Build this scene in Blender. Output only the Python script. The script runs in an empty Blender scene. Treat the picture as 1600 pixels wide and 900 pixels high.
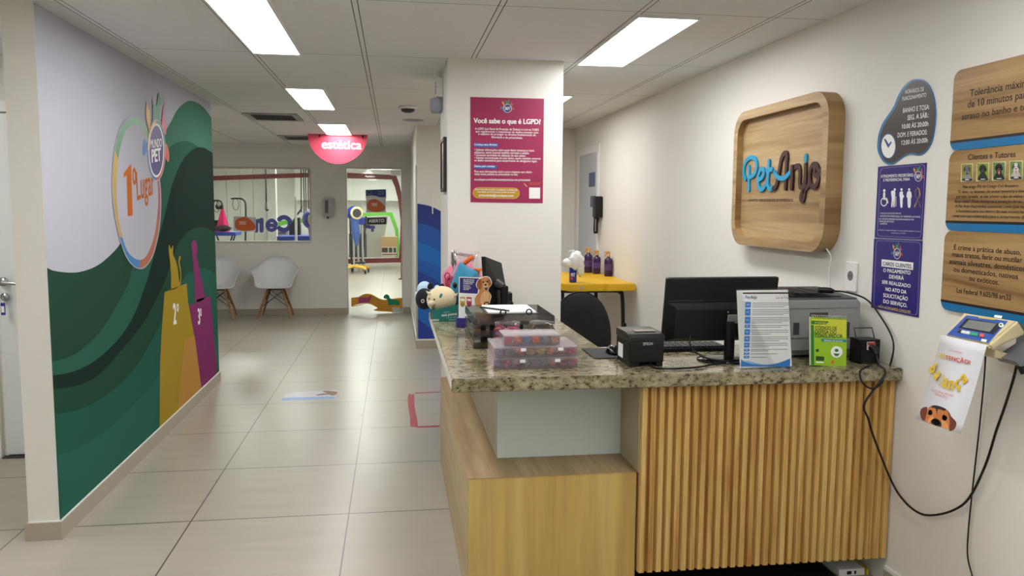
import bpy, bmesh, math, random
from mathutils import Vector, Matrix
random.seed(7)
SC = bpy.context.scene
COL = SC.collection

# ------------------------------------------------------------------ camera, world, exposure
F = 1251.9                                   # focal length in pixels of the 1600x900 photograph
CAM_H = 1.5
YAW, PITCH, ROLL = math.radians(8.382), math.radians(5.658), math.radians(.365)
_f = Vector((math.sin(YAW)*math.cos(PITCH), math.cos(YAW)*math.cos(PITCH), -math.sin(PITCH)))
_r = Vector((math.cos(YAW), -math.sin(YAW), 0)); _u = _r.cross(_f)
_R = _r*math.cos(ROLL)+_u*math.sin(ROLL); _U = -_r*math.sin(ROLL)+_u*math.cos(ROLL)
EYE = Vector((0, 0, CAM_H))
cam_data = bpy.data.cameras.new('camera'); cam_data.sensor_width = 36; cam_data.lens = F/1600*36
cam_data.clip_start = .02; cam_data.clip_end = 200
cam = bpy.data.objects.new('camera', cam_data); COL.objects.link(cam)
M3 = Matrix((_R, _U, -_f)).transposed()
cam.matrix_world = Matrix.Translation(EYE) @ M3.to_4x4()
SC.camera = cam
world = bpy.data.worlds.new('world'); SC.world = world; world.use_nodes = True
world.node_tree.nodes['Background'].inputs[0].default_value = (1, 1, 1, 1)
world.node_tree.nodes['Background'].inputs[1].default_value = .05
SC.view_settings.view_transform = 'Standard'; SC.view_settings.look = 'None'
SC.view_settings.gamma = 1; SC.view_settings.use_curve_mapping = False
SC.view_settings.exposure = 0.06
SC.cycles.transparent_max_bounces = 40      # many thin clear sheets behind one another
PANEL = 17.0          # ceiling panels in the shop
PANEL_BACK = 25.0    # ceiling panels in the grooming room
CEIL = 2.36
RW = 1.945           # right wall plane
BW = 11.5            # far wall plane
LW = -1.505          # mural wall plane
NW = 8.57            # wall behind the staff area
TOP = .896           # granite top

# ------------------------------------------------------------------ measuring helpers (photo ray meets a plane of the room)
def ray(px, py): return _R*((px-800)/F) - _U*((py-450)/F) + _f
class Plane:
    def __init__(s, p0, n): s.p0 = Vector(p0); s.n = Vector(n).normalized()
    def at(s, px, py, off=0):
        d = ray(px, py); return EYE + d*((s.p0+s.n*off-EYE).dot(s.n)/d.dot(s.n))
def PX(x, sgn=-1): return Plane((x, 0, 0), (sgn, 0, 0))
def PY(y): return Plane((0, y, 0), (0, -1, 0))
def PZ(z): return Plane((0, 0, z), (0, 0, 1))
def crop(x0, y0, s): return lambda pts: [(x0+p[0]/s, y0+p[1]/s) for p in pts]
def spline(P, closed=True, n=6):
    out = []; N = len(P)
    for i in range(N if closed else N-1):
        g = (lambda k: P[k % N]) if closed else (lambda k: P[min(max(k, 0), N-1)])
        a, b, c, d = g(i-1), g(i), g(i+1), g(i+2)
        for k in range(n):
            t = k/n
            out.append(tuple(.5*(2*b[j]+(c[j]-a[j])*t+(2*a[j]-5*b[j]+4*c[j]-d[j])*t*t+(3*b[j]-a[j]-3*c[j]+d[j])*t**3) for j in range(len(b))))
    if not closed: out.append(tuple(P[-1]))
    return out
def ell(cx, cy, rx, ry, n=28, a0=0, a1=2*math.pi):
    full = abs(a1-a0-2*math.pi) < 1e-6
    return [(cx+rx*math.cos(a0+(a1-a0)*i/(n if full else n-1)), cy+ry*math.sin(a0+(a1-a0)*i/(n if full else n-1))) for i in range(n)]

# ------------------------------------------------------------------ materials
def S(c):
    if isinstance(c, str): c = [int(c[i:i+2], 16) for i in (0, 2, 4)]
    return [((v/255)/12.92 if v/255 <= .04045 else ((v/255+.055)/1.055)**2.4) for v in c]
_mats = {}
def _new(name):
    m = bpy.data.materials.new(name); m.use_nodes = True
    nt = m.node_tree; b = nt.nodes['Principled BSDF']; return m, nt, b
def node(nt, t, **kw):
    n = nt.nodes.new(t)
    for k, v in kw.items(): setattr(n, k, v)
    return n
def mat(name, rgb, rough=.5, metal=0, spec=.5, var=.05, scale=25, bump=0, stretch=(1, 1, 1), alpha=1, trans=0, sheen=0, coat=0):
    if name in _mats: return _mats[name]
    m, nt, b = _new(name); c = S(rgb)
    tc = node(nt, 'ShaderNodeTexCoord'); mp = node(nt, 'ShaderNodeMapping'); mp.inputs['Scale'].default_value = stretch
    nt.links.new(tc.outputs['Object'], mp.inputs[0])
    nz = node(nt, 'ShaderNodeTexNoise'); nz.inputs['Scale'].default_value = scale; nz.inputs['Detail'].default_value = 4
    nt.links.new(mp.outputs[0], nz.inputs['Vector'])
    mx = node(nt, 'ShaderNodeMix', data_type='RGBA')
    mx.inputs[6].default_value = [min(1, v*(1-var)) for v in c]+[1]; mx.inputs[7].default_value = [min(1, v*(1+var)) for v in c]+[1]
    nt.links.new(nz.outputs[0], mx.inputs[0]); nt.links.new(mx.outputs[2], b.inputs['Base Color'])
    b.inputs['Roughness'].default_value = rough; b.inputs['Metallic'].default_value = metal
    b.inputs['Specular IOR Level'].default_value = spec
    b.inputs['Transmission Weight'].default_value = trans
    b.inputs['Sheen Weight'].default_value = sheen; b.inputs['Coat Weight'].default_value = coat
    if bump:
        bp = node(nt, 'ShaderNodeBump'); bp.inputs['Strength'].default_value = bump; bp.inputs['Distance'].default_value = .01
        nt.links.new(nz.outputs[0], bp.inputs['Height']); nt.links.new(bp.outputs[0], b.inputs['Normal'])
    if alpha < 1: b.inputs['Alpha'].default_value = alpha
    _mats[name] = m; return m
def emit(name, rgb, strength):
    m, nt, b = _new(name); b.inputs['Base Color'].default_value = (.8, .8, .8, 1)
    b.inputs['Emission Color'].default_value = S(rgb)+[1]; b.inputs['Emission Strength'].default_value = strength; return m
def glass(name, tint=(255, 255, 255), opac=.06, rough=.02, f=.5, frost=None):
    """thin sheet: clear transmission with a fresnel reflection and, for plastic, some diffuse body"""
    if name in _mats: return _mats[name]
    m = bpy.data.materials.new(name); m.use_nodes = True; nt = m.node_tree; nt.nodes.clear()
    o = node(nt, 'ShaderNodeOutputMaterial'); t = node(nt, 'ShaderNodeBsdfTransparent'); g = node(nt, 'ShaderNodeBsdfGlossy')
    t.inputs[0].default_value = S(tint)+[1]; g.inputs['Roughness'].default_value = rough
    lw = node(nt, 'ShaderNodeFresnel'); lw.inputs['IOR'].default_value = 1.45
    ml = node(nt, 'ShaderNodeMath', operation='MULTIPLY'); ml.inputs[1].default_value = f
    nt.links.new(lw.outputs[0], ml.inputs[0])
    a = node(nt, 'ShaderNodeMixShader'); nt.links.new(ml.outputs[0], a.inputs[0]); nt.links.new(t.outputs[0], a.inputs[1]); nt.links.new(g.outputs[0], a.inputs[2])
    d = node(nt, 'ShaderNodeBsdfDiffuse'); d.inputs[0].default_value = S(frost or (235, 235, 235))+[1]
    nz = node(nt, 'ShaderNodeTexNoise'); nz.inputs['Scale'].default_value = 6
    mr = node(nt, 'ShaderNodeMapRange'); mr.inputs[3].default_value = opac*.85; mr.inputs[4].default_value = opac*1.15
    nt.links.new(nz.outputs[0], mr.inputs[0])
    e = node(nt, 'ShaderNodeMixShader'); nt.links.new(mr.outputs[0], e.inputs[0]); nt.links.new(a.outputs[0], e.inputs[1]); nt.links.new(d.outputs[0], e.inputs[2])
    nt.links.new(e.outputs[0], o.inputs[0]); _mats[name] = m; return m
def ramp(nt, stops):
    r = node(nt, 'ShaderNodeValToRGB'); el = r.color_ramp.elements
    while len(el) < len(stops): el.new(.5)
    for e, (p, c) in zip(el, stops): e.position = p; e.color = S(c)+[1]
    return r
def wood(name, stops, axis, rings=9, rough=.45, plank=None, knots=False, pitch=None, pitch0=0, pitch_axis=0):
    """long-grained timber: noise stretched along `axis`; plank = board width across z; pitch = slat pitch"""
    m, nt, b = _new(name); tc = node(nt, 'ShaderNodeTexCoord'); mp = node(nt, 'ShaderNodeMapping')
    sc = [rings]*3; sc[axis] = rings*.055; mp.inputs['Scale'].default_value = sc
    src = tc.outputs['Object']
    if plank or pitch:
        sp = node(nt, 'ShaderNodeSeparateXYZ'); nt.links.new(src, sp.inputs[0])
        dv = node(nt, 'ShaderNodeMath', operation='DIVIDE'); dv.inputs[1].default_value = plank or pitch
        ad = node(nt, 'ShaderNodeMath', operation='SUBTRACT'); ad.inputs[1].default_value = pitch0
        nt.links.new(sp.outputs[2 if plank else pitch_axis], ad.inputs[0]); nt.links.new(ad.outputs[0], dv.inputs[0])
        fl = node(nt, 'ShaderNodeMath', operation='FLOOR'); nt.links.new(dv.outputs[0], fl.inputs[0])
        wn = node(nt, 'ShaderNodeTexWhiteNoise', noise_dimensions='1D'); nt.links.new(fl.outputs[0], wn.inputs['W'])
        va = node(nt, 'ShaderNodeVectorMath', operation='MULTIPLY_ADD'); va.inputs[1].default_value = (7, 9, 5)
        nt.links.new(wn.outputs['Color'], va.inputs[0]); nt.links.new(src, va.inputs[2]); src = va.outputs[0]
    nt.links.new(src, mp.inputs[0])
    n1 = node(nt, 'ShaderNodeTexNoise'); n1.inputs['Scale'].default_value = 2.2; n1.inputs['Detail'].default_value = 7; n1.inputs['Distortion'].default_value = .9
    nt.links.new(mp.outputs[0], n1.inputs['Vector'])
    val = n1.outputs[0]
    if plank or pitch:
        mm = node(nt, 'ShaderNodeMath', operation='MULTIPLY_ADD'); mm.inputs[1].default_value = .22
        nt.links.new(wn.outputs['Value'], mm.inputs[0]); 
        sb = node(nt, 'ShaderNodeMath', operation='SUBTRACT'); sb.inputs[1].default_value = .11; nt.links.new(val, sb.inputs[0]); nt.links.new(sb.outputs[0], mm.inputs[2]); val = mm.outputs[0]
    r = ramp(nt, stops); nt.links.new(val, r.inputs[0]); colr = r.outputs[0]
    n2 = node(nt, 'ShaderNodeTexNoise'); n2.inputs['Scale'].default_value = 14; n2.inputs['Detail'].default_value = 3; nt.links.new(mp.outputs[0], n2.inputs['Vector'])
    mx = node(nt, 'ShaderNodeMix', data_type='RGBA', blend_type='MULTIPLY'); mx.inputs[0].default_value = .35
    nt.links.new(colr, mx.inputs[6]); g = ramp(nt, [(.3, (184, 168, 142)), (.65, (255, 255, 255))]); nt.links.new(n2.outputs[0], g.inputs[0]); nt.links.new(g.outputs[0], mx.inputs[7])
    colr = mx.outputs[2]
    if knots:
        vo = node(nt, 'ShaderNodeTexVoronoi'); vo.inputs['Scale'].default_value = 5.5; ms = node(nt, 'ShaderNodeMapping')
        s2 = [1, 1, 1]; s2[axis] = .45; ms.inputs['Scale'].default_value = s2; nt.links.new(src, ms.inputs[0]); nt.links.new(ms.outputs[0], vo.inputs['Vector'])
        kr = ramp(nt, [(.035, (120, 74, 34)), (.10, (255, 255, 255))]); nt.links.new(vo.outputs['Distance'], kr.inputs[0])
        m2 = node(nt, 'ShaderNodeMix', data_type='RGBA', blend_type='MULTIPLY'); m2.inputs[0].default_value = .6
        nt.links.new(colr, m2.inputs[6]); nt.links.new(kr.outputs[0], m2.inputs[7]); colr = m2.outputs[2]
    nt.links.new(colr, b.inputs['Base Color']); b.inputs['Roughness'].default_value = rough; b.inputs['Specular IOR Level'].default_value = .35
    return m
def granite():
    m, nt, b = _new('granite'); tc = node(nt, 'ShaderNodeTexCoord')
    n1 = node(nt, 'ShaderNodeTexNoise'); n1.inputs['Scale'].default_value = 52; n1.inputs['Detail'].default_value = 6; n1.inputs['Roughness'].default_value = .65
    mp = node(nt, 'ShaderNodeMapping'); mp.inputs['Scale'].default_value = (.7, 1, 1); nt.links.new(tc.outputs['Object'], mp.inputs[0]); nt.links.new(mp.outputs[0], n1.inputs['Vector'])
    r = ramp(nt, [(.32, (40, 36, 33)), (.39, (106, 98, 78)), (.46, (154, 148, 122)), (.60, (182, 177, 155)), (.75, (212, 210, 200))]); nt.links.new(n1.outputs[0], r.inputs[0])
    n2 = node(nt, 'ShaderNodeTexNoise'); n2.inputs['Scale'].default_value = 85; n2.inputs['Detail'].default_value = 2; nt.links.new(tc.outputs['Object'], n2.inputs['Vector'])
    r2 = ramp(nt, [(.31, (28, 25, 24)), (.375, (255, 255, 255))]); nt.links.new(n2.outputs[0], r2.inputs[0])
    n3 = node(nt, 'ShaderNodeTexNoise'); n3.inputs['Scale'].default_value = 5; n3.inputs['Detail'].default_value = 3; nt.links.new(tc.outputs['Object'], n3.inputs['Vector'])
    r3 = ramp(nt, [(.3, (196, 188, 170)), (.7, (255, 252, 240))]); nt.links.new(n3.outputs[0], r3.inputs[0])
    a = node(nt, 'ShaderNodeMix', data_type='RGBA', blend_type='MULTIPLY'); a.inputs[0].default_value = 1; nt.links.new(r.outputs[0], a.inputs[6]); nt.links.new(r2.outputs[0], a.inputs[7])
    c = node(nt, 'ShaderNodeMix', data_type='RGBA', blend_type='MULTIPLY'); c.inputs[0].default_value = 1; nt.links.new(a.outputs[2], c.inputs[6]); nt.links.new(r3.outputs[0], c.inputs[7])
    nt.links.new(c.outputs[2], b.inputs['Base Color']); b.inputs['Roughness'].default_value = .12; return m
def grid_lines(nt, src, axis, origin, pitch, half, soft):
    """0 on a joint line, 1 elsewhere"""
    sp = node(nt, 'ShaderNodeSeparateXYZ'); nt.links.new(src, sp.inputs[0])
    a = node(nt, 'ShaderNodeMath', operation='SUBTRACT'); a.inputs[1].default_value = origin-pitch/2; nt.links.new(sp.outputs[axis], a.inputs[0])
    w = node(nt, 'ShaderNodeMath', operation='FLOORED_MODULO'); w.inputs[1].default_value = pitch; nt.links.new(a.outputs[0], w.inputs[0])
    s = node(nt, 'ShaderNodeMath', operation='SUBTRACT'); s.inputs[1].default_value = pitch/2; nt.links.new(w.outputs[0], s.inputs[0])
    ab = node(nt, 'ShaderNodeMath', operation='ABSOLUTE'); nt.links.new(s.outputs[0], ab.inputs[0])
    r = node(nt, 'ShaderNodeMapRange'); r.inputs[1].default_value = half; r.inputs[2].default_value = half+soft; nt.links.new(ab.outputs[0], r.inputs[0])
    return r.outputs[0], ab.outputs[0]
def floor_surface():
    m, nt, b = _new('floor_tile'); tc = node(nt, 'ShaderNodeTexCoord'); src = tc.outputs['Object']
    gx, _ = grid_lines(nt, src, 0, -.463, .742, .0022, .0012); gy, _ = grid_lines(nt, src, 1, 3.512, .7745, .0034, .0014)
    mn = node(nt, 'ShaderNodeMath', operation='MINIMUM'); nt.links.new(gx, mn.inputs[0]); nt.links.new(gy, mn.inputs[1])
    mp = node(nt, 'ShaderNodeMapping'); mp.inputs['Scale'].default_value = (1.3, 7, 1); nt.links.new(src, mp.inputs[0])
    n = node(nt, 'ShaderNodeTexNoise'); n.inputs['Scale'].default_value = 1.6; n.inputs['Detail'].default_value = 6; nt.links.new(mp.outputs[0], n.inputs['Vector'])
    r = ramp(nt, [(.25, (160, 153, 138)), (.5, (166, 159, 145)), (.8, (172, 165, 151))]); nt.links.new(n.outputs[0], r.inputs[0])
    mx = node(nt, 'ShaderNodeMix', data_type='RGBA'); mx.inputs[6].default_value = S((62, 56, 48))+[1]
    nt.links.new(mn.outputs[0], mx.inputs[0]); nt.links.new(r.outputs[0], mx.inputs[7]); nt.links.new(mx.outputs[2], b.inputs['Base Color'])
    rr = node(nt, 'ShaderNodeMapRange'); rr.inputs[3].default_value = .27; rr.inputs[4].default_value = .33; nt.links.new(n.outputs[0], rr.inputs[0]); nt.links.new(rr.outputs[0], b.inputs['Roughness'])
    b.inputs['Specular IOR Level'].default_value = .5
    return m
def ceiling_mat(ox, oy):
    m, nt, b = _new('ceiling_tile'); tc = node(nt, 'ShaderNodeTexCoord'); src = tc.outputs['Object']
    outs = []
    for ax, o, p in ((0, ox, .617), (1, oy, 1.248)):
        _, d = grid_lines(nt, src, ax, o, p, .01, .001)
        a = node(nt, 'ShaderNodeMath', operation='SUBTRACT'); a.inputs[1].default_value = .0125 if ax == 0 else 0; nt.links.new(d, a.inputs[0])
        c = node(nt, 'ShaderNodeMath', operation='ABSOLUTE'); nt.links.new(a.outputs[0], c.inputs[0])
        r = node(nt, 'ShaderNodeMapRange'); r.inputs[1].default_value = .0012; r.inputs[2].default_value = .0032; nt.links.new(c.outputs[0], r.inputs[0]); outs.append(r.outputs[0])
    mn = node(nt, 'ShaderNodeMath', operation='MINIMUM'); nt.links.new(outs[0], mn.inputs[0]); nt.links.new(outs[1], mn.inputs[1])
    n = node(nt, 'ShaderNodeTexNoise'); n.inputs['Scale'].default_value = 260; n.inputs['Detail'].default_value = 3; nt.links.new(src, n.inputs['Vector'])
    r = ramp(nt, [(.3, (218, 218, 218)), (.7, (234, 234, 234))]); nt.links.new(n.outputs[0], r.inputs[0])
    mx = node(nt, 'ShaderNodeMix', data_type='RGBA'); mx.inputs[6].default_value = S((88, 84, 80))+[1]
    nt.links.new(mn.outputs[0], mx.inputs[0]); nt.links.new(r.outputs[0], mx.inputs[7]); nt.links.new(mx.outputs[2], b.inputs['Base Color'])
    b.inputs['Roughness'].default_value = .95; b.inputs['Specular IOR Level'].default_value = .1; return m

WALL = mat('wall_paint', (231, 228, 222), .6, var=.02, scale=60, bump=.03, spec=.25)
WHITE = mat('white_paint', (235, 234, 230), .4, var=.02)
BLACK = mat('black_plastic', (16, 16, 17), .42, var=.15, scale=60, spec=.35)
DARK = mat('dark_grey_plastic', (42, 42, 44), .45, var=.1)
STEEL = mat('brushed_steel', (190, 190, 188), .3, metal=1, var=.08)
PRINT_W = mat('white_print', (245, 245, 243), .55, var=.02)
PRINT_K = mat('black_print', (26, 20, 18), .55, var=.05)
SKIRT = mat('skirting_tile', (172, 163, 146), .4, var=.06, scale=9)
FLOOR_M = floor_surface(); CEIL_M = ceiling_mat(-.774, 4.735); GRANITE = granite()

# ------------------------------------------------------------------ mesh builder
_org = {}
class MB:
    def __init__(s): s.v = []; s.f = []; s.mi = []; s.sm = []; s.mats = []; s.cur = 0; s.M = None
    def use(s, m):
        if m not in s.mats: s.mats.append(m)
        s.cur = s.mats.index(m); return s
    def add(s, vs, fs, smooth=False):
        o = len(s.v)
        for p in vs:
            p = Vector(p); s.v.append(s.M @ p if s.M else p)
        for f in fs: s.f.append([o+i for i in f]); s.mi.append(s.cur); s.sm.append(smooth)
        return s
    def bm(s, b, smooth=False):
        b.verts.index_update(); s.add([v.co.copy() for v in b.verts], [[v.index for v in f.verts] for f in b.faces], smooth); b.free(); return s
    def box(s, x0, x1, y0, y1, z0, z1, bev=0, seg=2, taper=None):
        b = bmesh.new(); bmesh.ops.create_cube(b, size=1)
        for v in b.verts: v.co = Vector(((x0+x1)/2+v.co.x*(x1-x0), (y0+y1)/2+v.co.y*(y1-y0), (z0+z1)/2+v.co.z*(z1-z0)))
        if taper:
            for v in b.verts:
                if v.co.z > (z0+z1)/2: v.co += Vector(taper)
        if bev: bmesh.ops.bevel(b, geom=b.edges[:], offset=bev, segments=seg, affect='EDGES', profile=.5)
        return s.bm(b, bool(bev) and seg > 2)
    def prism(s, pts, vec, cap0=True, cap1=True, smooth=False):
        pts = [Vector(p) for p in pts]; n = len(pts); vec = Vector(vec)
        fs = [[i, (i+1) % n, n+(i+1) % n, n+i] for i in range(n)]
        s.add(pts+[p+vec for p in pts], fs, smooth)
        if cap0: s.add(pts, [list(range(n))[::-1]])
        if cap1: s.add([p+vec for p in pts], [list(range(n))])
        return s
    def ngon(s, pts): return s.add(pts, [list(range(len(pts)))])
    def flat(s, pl, pts, off=.0006): return s.ngon([pl.at(*p, off) for p in pts])
    def band(s, pl, A, B, off=.0006):
        n = len(A); return s.add([pl.at(*p, off) for p in A]+[pl.at(*p, off) for p in B], [[i, (i+1) % n, n+(i+1) % n, n+i] for i in range(n)])
    def tube(s, pts, r, n=8, closed=False, cap=True, smooth=True):
        pts = [Vector(p) for p in pts]; N = len(pts); rs = r if isinstance(r, (list, tuple)) else [r]*N
        up = None; rings = []
        for i, p in enumerate(pts):
            a = pts[i-1] if (i or closed) else p; b = pts[(i+1) % N] if (i < N-1 or closed) else p
            t = (b-a).normalized()
            if up is None: up = t.orthogonal().normalized()
            up = (up-t*up.dot(t))
            up = up.normalized() if up.length > 1e-6 else t.orthogonal().normalized()
            w = t.cross(up); rings.append([p+(up*math.cos(k*2*math.pi/n)+w*math.sin(k*2*math.pi/n))*rs[i] for k in range(n)])
        vs = [q for R in rings for q in R]; fs = []
        for i in range(N if closed else N-1):
            j = (i+1) % N
            for k in range(n): fs.append([i*n+k, i*n+(k+1) % n, j*n+(k+1) % n, j*n+k])
        s.add(vs, fs, smooth)
        if cap and not closed: s.add(rings[0], [list(range(n))[::-1]]); s.add(rings[-1], [list(range(n))])
        return s
    def lathe(s, prof, c=(0, 0, 0), n=24, M=None, smooth=True):
        M = M or Matrix.Identity(3); c = Vector(c); vs = []; fs = []
        for r, z in prof:
            for k in range(n): vs.append(c+M @ Vector((r*math.cos(2*math.pi*k/n), r*math.sin(2*math.pi*k/n), z)))
        for i in range(len(prof)-1):
            for k in range(n): fs.append([i*n+k, i*n+(k+1) % n, (i+1)*n+(k+1) % n, (i+1)*n+k])
        return s.add(vs, fs, smooth)
    def blob(s, c, r, M=None, seg=20, fn=None):
        b = bmesh.new(); bmesh.ops.create_uvsphere(b, u_segments=seg, v_segments=seg//2+2, radius=1)
        for v in b.verts:
            p = fn(v.co.copy()) if fn else v.co.copy()
            p = Vector((p.x*r[0], p.y*r[1], p.z*r[2]))
            v.co = Vector(c)+(M @ p if M else p)
        return s.bm(b, True)
    def build(s, name, m=None, parent=None, origin=None, subsurf=0, solid=0):
        me = bpy.data.meshes.new(name)
        if parent is not None: o0 = _org[parent]
        elif origin is not None: o0 = Vector(origin)
        else:
            o0 = Vector(((min(p.x for p in s.v)+max(p.x for p in s.v))/2, (min(p.y for p in s.v)+max(p.y for p in s.v))/2, min(p.z for p in s.v)))
        me.from_pydata([p-o0 for p in s.v], [], s.f)
        for mm in (s.mats or [m]): me.materials.append(mm)
        me.polygons.foreach_set('material_index', s.mi); me.polygons.foreach_set('use_smooth', s.sm); me.update()
        ob = bpy.data.objects.new(name, me); COL.objects.link(ob); _org[ob] = o0
        if parent is not None: ob.parent = parent
        else: ob.location = o0
        if solid: md = ob.modifiers.new('thickness', 'SOLIDIFY'); md.thickness = solid; md.offset = 0
        if subsurf: md = ob.modifiers.new('smooth', 'SUBSURF'); md.levels = subsurf; md.render_levels = subsurf
        return ob
def tag(o, label, cat, group=None):
    o['label'] = label; o['category'] = cat
    if group: o['group'] = group
    return o
def thing(name, label, cat, loc, group=None):
    o = bpy.data.objects.new(name, None); COL.objects.link(o); o.location = loc; _org[o] = Vector(loc); o.empty_display_size = .05
    return tag(o, label, cat, group)
def struct(o, label=None):
    o['kind'] = 'structure'
    if label: o['label'] = label
    return o
def dup(root, loc, label, rotz=0, group=None):
    r = root.copy(); COL.objects.link(r); r.location = loc; r.rotation_euler = (0, 0, rotz); r['label'] = label
    for ch in list(root.children):
        c = ch.copy(); COL.objects.link(c); c.parent = r
        for g in list(ch.children):
            d = g.copy(); COL.objects.link(d); d.parent = c
    return r

# ------------------------------------------------------------------ lettering
_txt = {}
def glyphs(sx, bold=0.0, space=1.0):
    """flat letter outlines scaled to width 1 and ascender height 1; the plain bar of a figure 1 gets its flag"""
    k = (sx, space)
    if k not in _txt:
        cu = bpy.data.curves.new('t', 'FONT'); cu.body = sx; cu.size = 1; cu.resolution_u = 3; cu.space_character = space
        ob = bpy.data.objects.new('t', cu); me = bpy.data.meshes.new_from_object(ob)
        vs = [(v.co.x, v.co.y) for v in me.vertices]; fs = [list(p.vertices) for p in me.polygons]
        bpy.data.objects.remove(ob); bpy.data.meshes.remove(me); bpy.data.curves.remove(cu)
        if '1' in sx:
            par = list(range(len(vs)))
            def find(a):
                while par[a] != a: a = par[a]
                return a
            for f in fs:
                for a in f[1:]: par[find(a)] = find(f[0])
            isl = {}
            for a in range(len(vs)): isl.setdefault(find(a), []).append(a)
            bars = []
            for q in isl.values():
                xs = [vs[a][0] for a in q]; yy = [vs[a][1] for a in q]
                if len(q) == 4 and max(yy)-min(yy) > .5 and min(yy) > -.05: bars.append((min(xs), max(xs), max(yy)))
            for (a, b, t), c in zip(sorted(bars), [c for c in sx if c in '1Il|']):
                if c == '1':
                    w = b-a; o = len(vs); vs += [(a, t), (a, t-.17), (a-1.3*w, t-.26), (a-1.3*w, t-.15), (a-.1*w, t)]; fs.append([o, o+4, o+3, o+2, o+1])
        x0 = min(v[0] for v in vs); x1 = max(v[0] for v in vs); y1 = max(v[1] for v in vs)
        _txt[k] = ([((x-x0)/(x1-x0), y/y1) for x, y in vs], fs, 1/(x1-x0), 1/y1)
    vs, fs, kx, ky = _txt[k]
    if not bold: return [(vs, fs)]
    d = bold*.75
    return [([(x*(1-2*d*kx)+d*kx+sx_*d*kx, y+sy_*d*ky*.6) for x, y in vs], fs) for sx_, sy_ in ((-1, -1), (1, -1), (-1, 1), (1, 1))]
def write(mb, pl, s, p0, p1, h, off=.0012, bold=.0, space=1.0):
    """one line on plane `pl`: baseline from photo point p0 to p1, ascender height h photo pixels above p0"""
    for i, (vs, fs) in enumerate(glyphs(s, bold, space)):
        o = off+.00012*i
        A = pl.at(*p0, o); B = pl.at(*p1, o); Tt = pl.at(p0[0], p0[1]-h, o); X = B-A; Y = Tt-A
        if pl.n.z == 0: Y = Vector((0, 0, Y.z))
        mb.add([A+X*x+Y*y for x, y in vs], fs)
    return mb

# ================================================================== SETTING
Y0 = -3.2; XL = -4.6
b = MB().use(FLOOR_M); b.box(XL, RW+.15, Y0, 21.0, -.1, 0); struct(b.build('floor'))
b = MB().use(CEIL_M); b.box(XL, RW+.15, Y0, BW+.08, CEIL, CEIL+.1); struct(b.build('ceiling', origin=(0, 0, 0)))
# right wall with the doorway at its far end left solid (the door leaf is shut)
b = MB().use(WALL); b.box(RW, RW+.15, Y0, NW+.15, 0, CEIL); struct(b.build('wall_right'))
b = MB().use(WALL); b.box(XL-.15, XL, Y0, BW+.2, 0, CEIL); struct(b.build('wall_left'))
b = MB().use(WALL); b.box(XL, RW, Y0-.15, Y0, 0, CEIL); struct(b.build('wall_front'))
# mural partition
b = MB().use(WALL); b.box(LW-.13, LW, 3.755, 7.10, 0, CEIL); wall_mural = struct(b.build('wall_partition'))
b = MB().use(SKIRT)
b.box(LW-.142, LW+.012, 3.743, 3.757, 0, .082); b.box(LW, LW+.012, 3.757, 7.112, 0, .082); b.box(LW-.142, LW+.012, 7.10, 7.112, 0, .082)
b.use(WHITE).box(LW-.001, LW+.011, 3.757, 7.10, .082, .088)
b.box(LW-.13, LW+.004, 3.748, 3.757, .082, .087)
struct(b.build('baseboard_partition'))
b = MB().use(mat('trim_grey', (206, 205, 202), .7)).box(-1.505, -1.41, 3.74, 7.2, CEIL-.003, CEIL+.002); struct(b.build('trim_1'))
# wall with the white door, left of the partition
DY = 5.06
b = MB().use(WALL); b.box(XL, -2.33, DY, DY+.12, 0, CEIL); b.box(-2.33, LW-.13, DY, DY+.12, 2.09, CEIL); b.box(-1.66, LW-.13, DY, DY+.12, 0, 2.09)
struct(b.build('wall_side'))
b = MB().use(WHITE)
b.box(-2.40, -2.325, DY-.014, DY+.05, 0, 2.10, .003); b.box(-2.3245, -1.63, DY-.014, DY+.05, 2.035, 2.10, .003); b.box(-2.325, -2.30, DY+.02, DY+.06, 0, 2.03)
d1 = struct(b.build('door_1'))
b = MB().use(mat('door_white', (228, 231, 230), .35, var=.03, scale=5)).box(-2.298, -1.665, DY+.012, DY+.05, .012, 2.03, .002); b.build('door_leaf', parent=d1)
b = MB().use(STEEL)
b.lathe([(0, 0), (.026, 0), (.026, .012), (0, .012)], (-2.266, DY, 1.055), 18, Matrix.Rotation(math.pi/2, 3, 'X'))
b.tube([(-2.266, DY-.01, 1.055), (-2.266, DY-.045, 1.055), (-2.245, DY-.05, 1.052), (-2.155, DY-.05, 1.045)], .009)
b.lathe([(0, 0), (.024, 0), (.024, .01), (0, .01)], (-2.262, DY, .965), 18, Matrix.Rotation(math.pi/2, 3, 'X'))
b.build('door_handle', parent=d1)
t = thing('key_set', 'small key with a blue tag hanging from the lock of the white door', 'key', (-2.262, DY-.03, .86))
b = MB().use(STEEL).box(-2.264, -2.260, DY-.036, DY-.006, .955, .975, .001); b.tube([(-2.262+.011*math.cos(a), DY-.036, .945+.013*math.sin(a)) for a in [i*math.pi/6 for i in range(12)]], .0016, 6, closed=True); b.build('key', parent=t)
b = MB().use(mat('key_tag_blue', (32, 44, 150), .4)).box(-2.274, -2.250, DY-.039, DY-.033, .862, .934, .002); b.use(PRINT_W).box(-2.270, -2.254, DY-.0405, DY-.0388, .878, .915); b.build('tag', parent=t)
b = MB().use(mat('door_gap_shade', (50, 45, 40), .7)).box(-2.32, -1.65, DY-.03, DY+.1, 0, .006, .002); struct(b.build('door_gap_strip'))  # solid dark strip standing in for the shaded gap under the door
b = MB().use(SKIRT).box(XL, -2.40, DY-.012, DY, 0, .08); struct(b.build('baseboard_side'))

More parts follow.
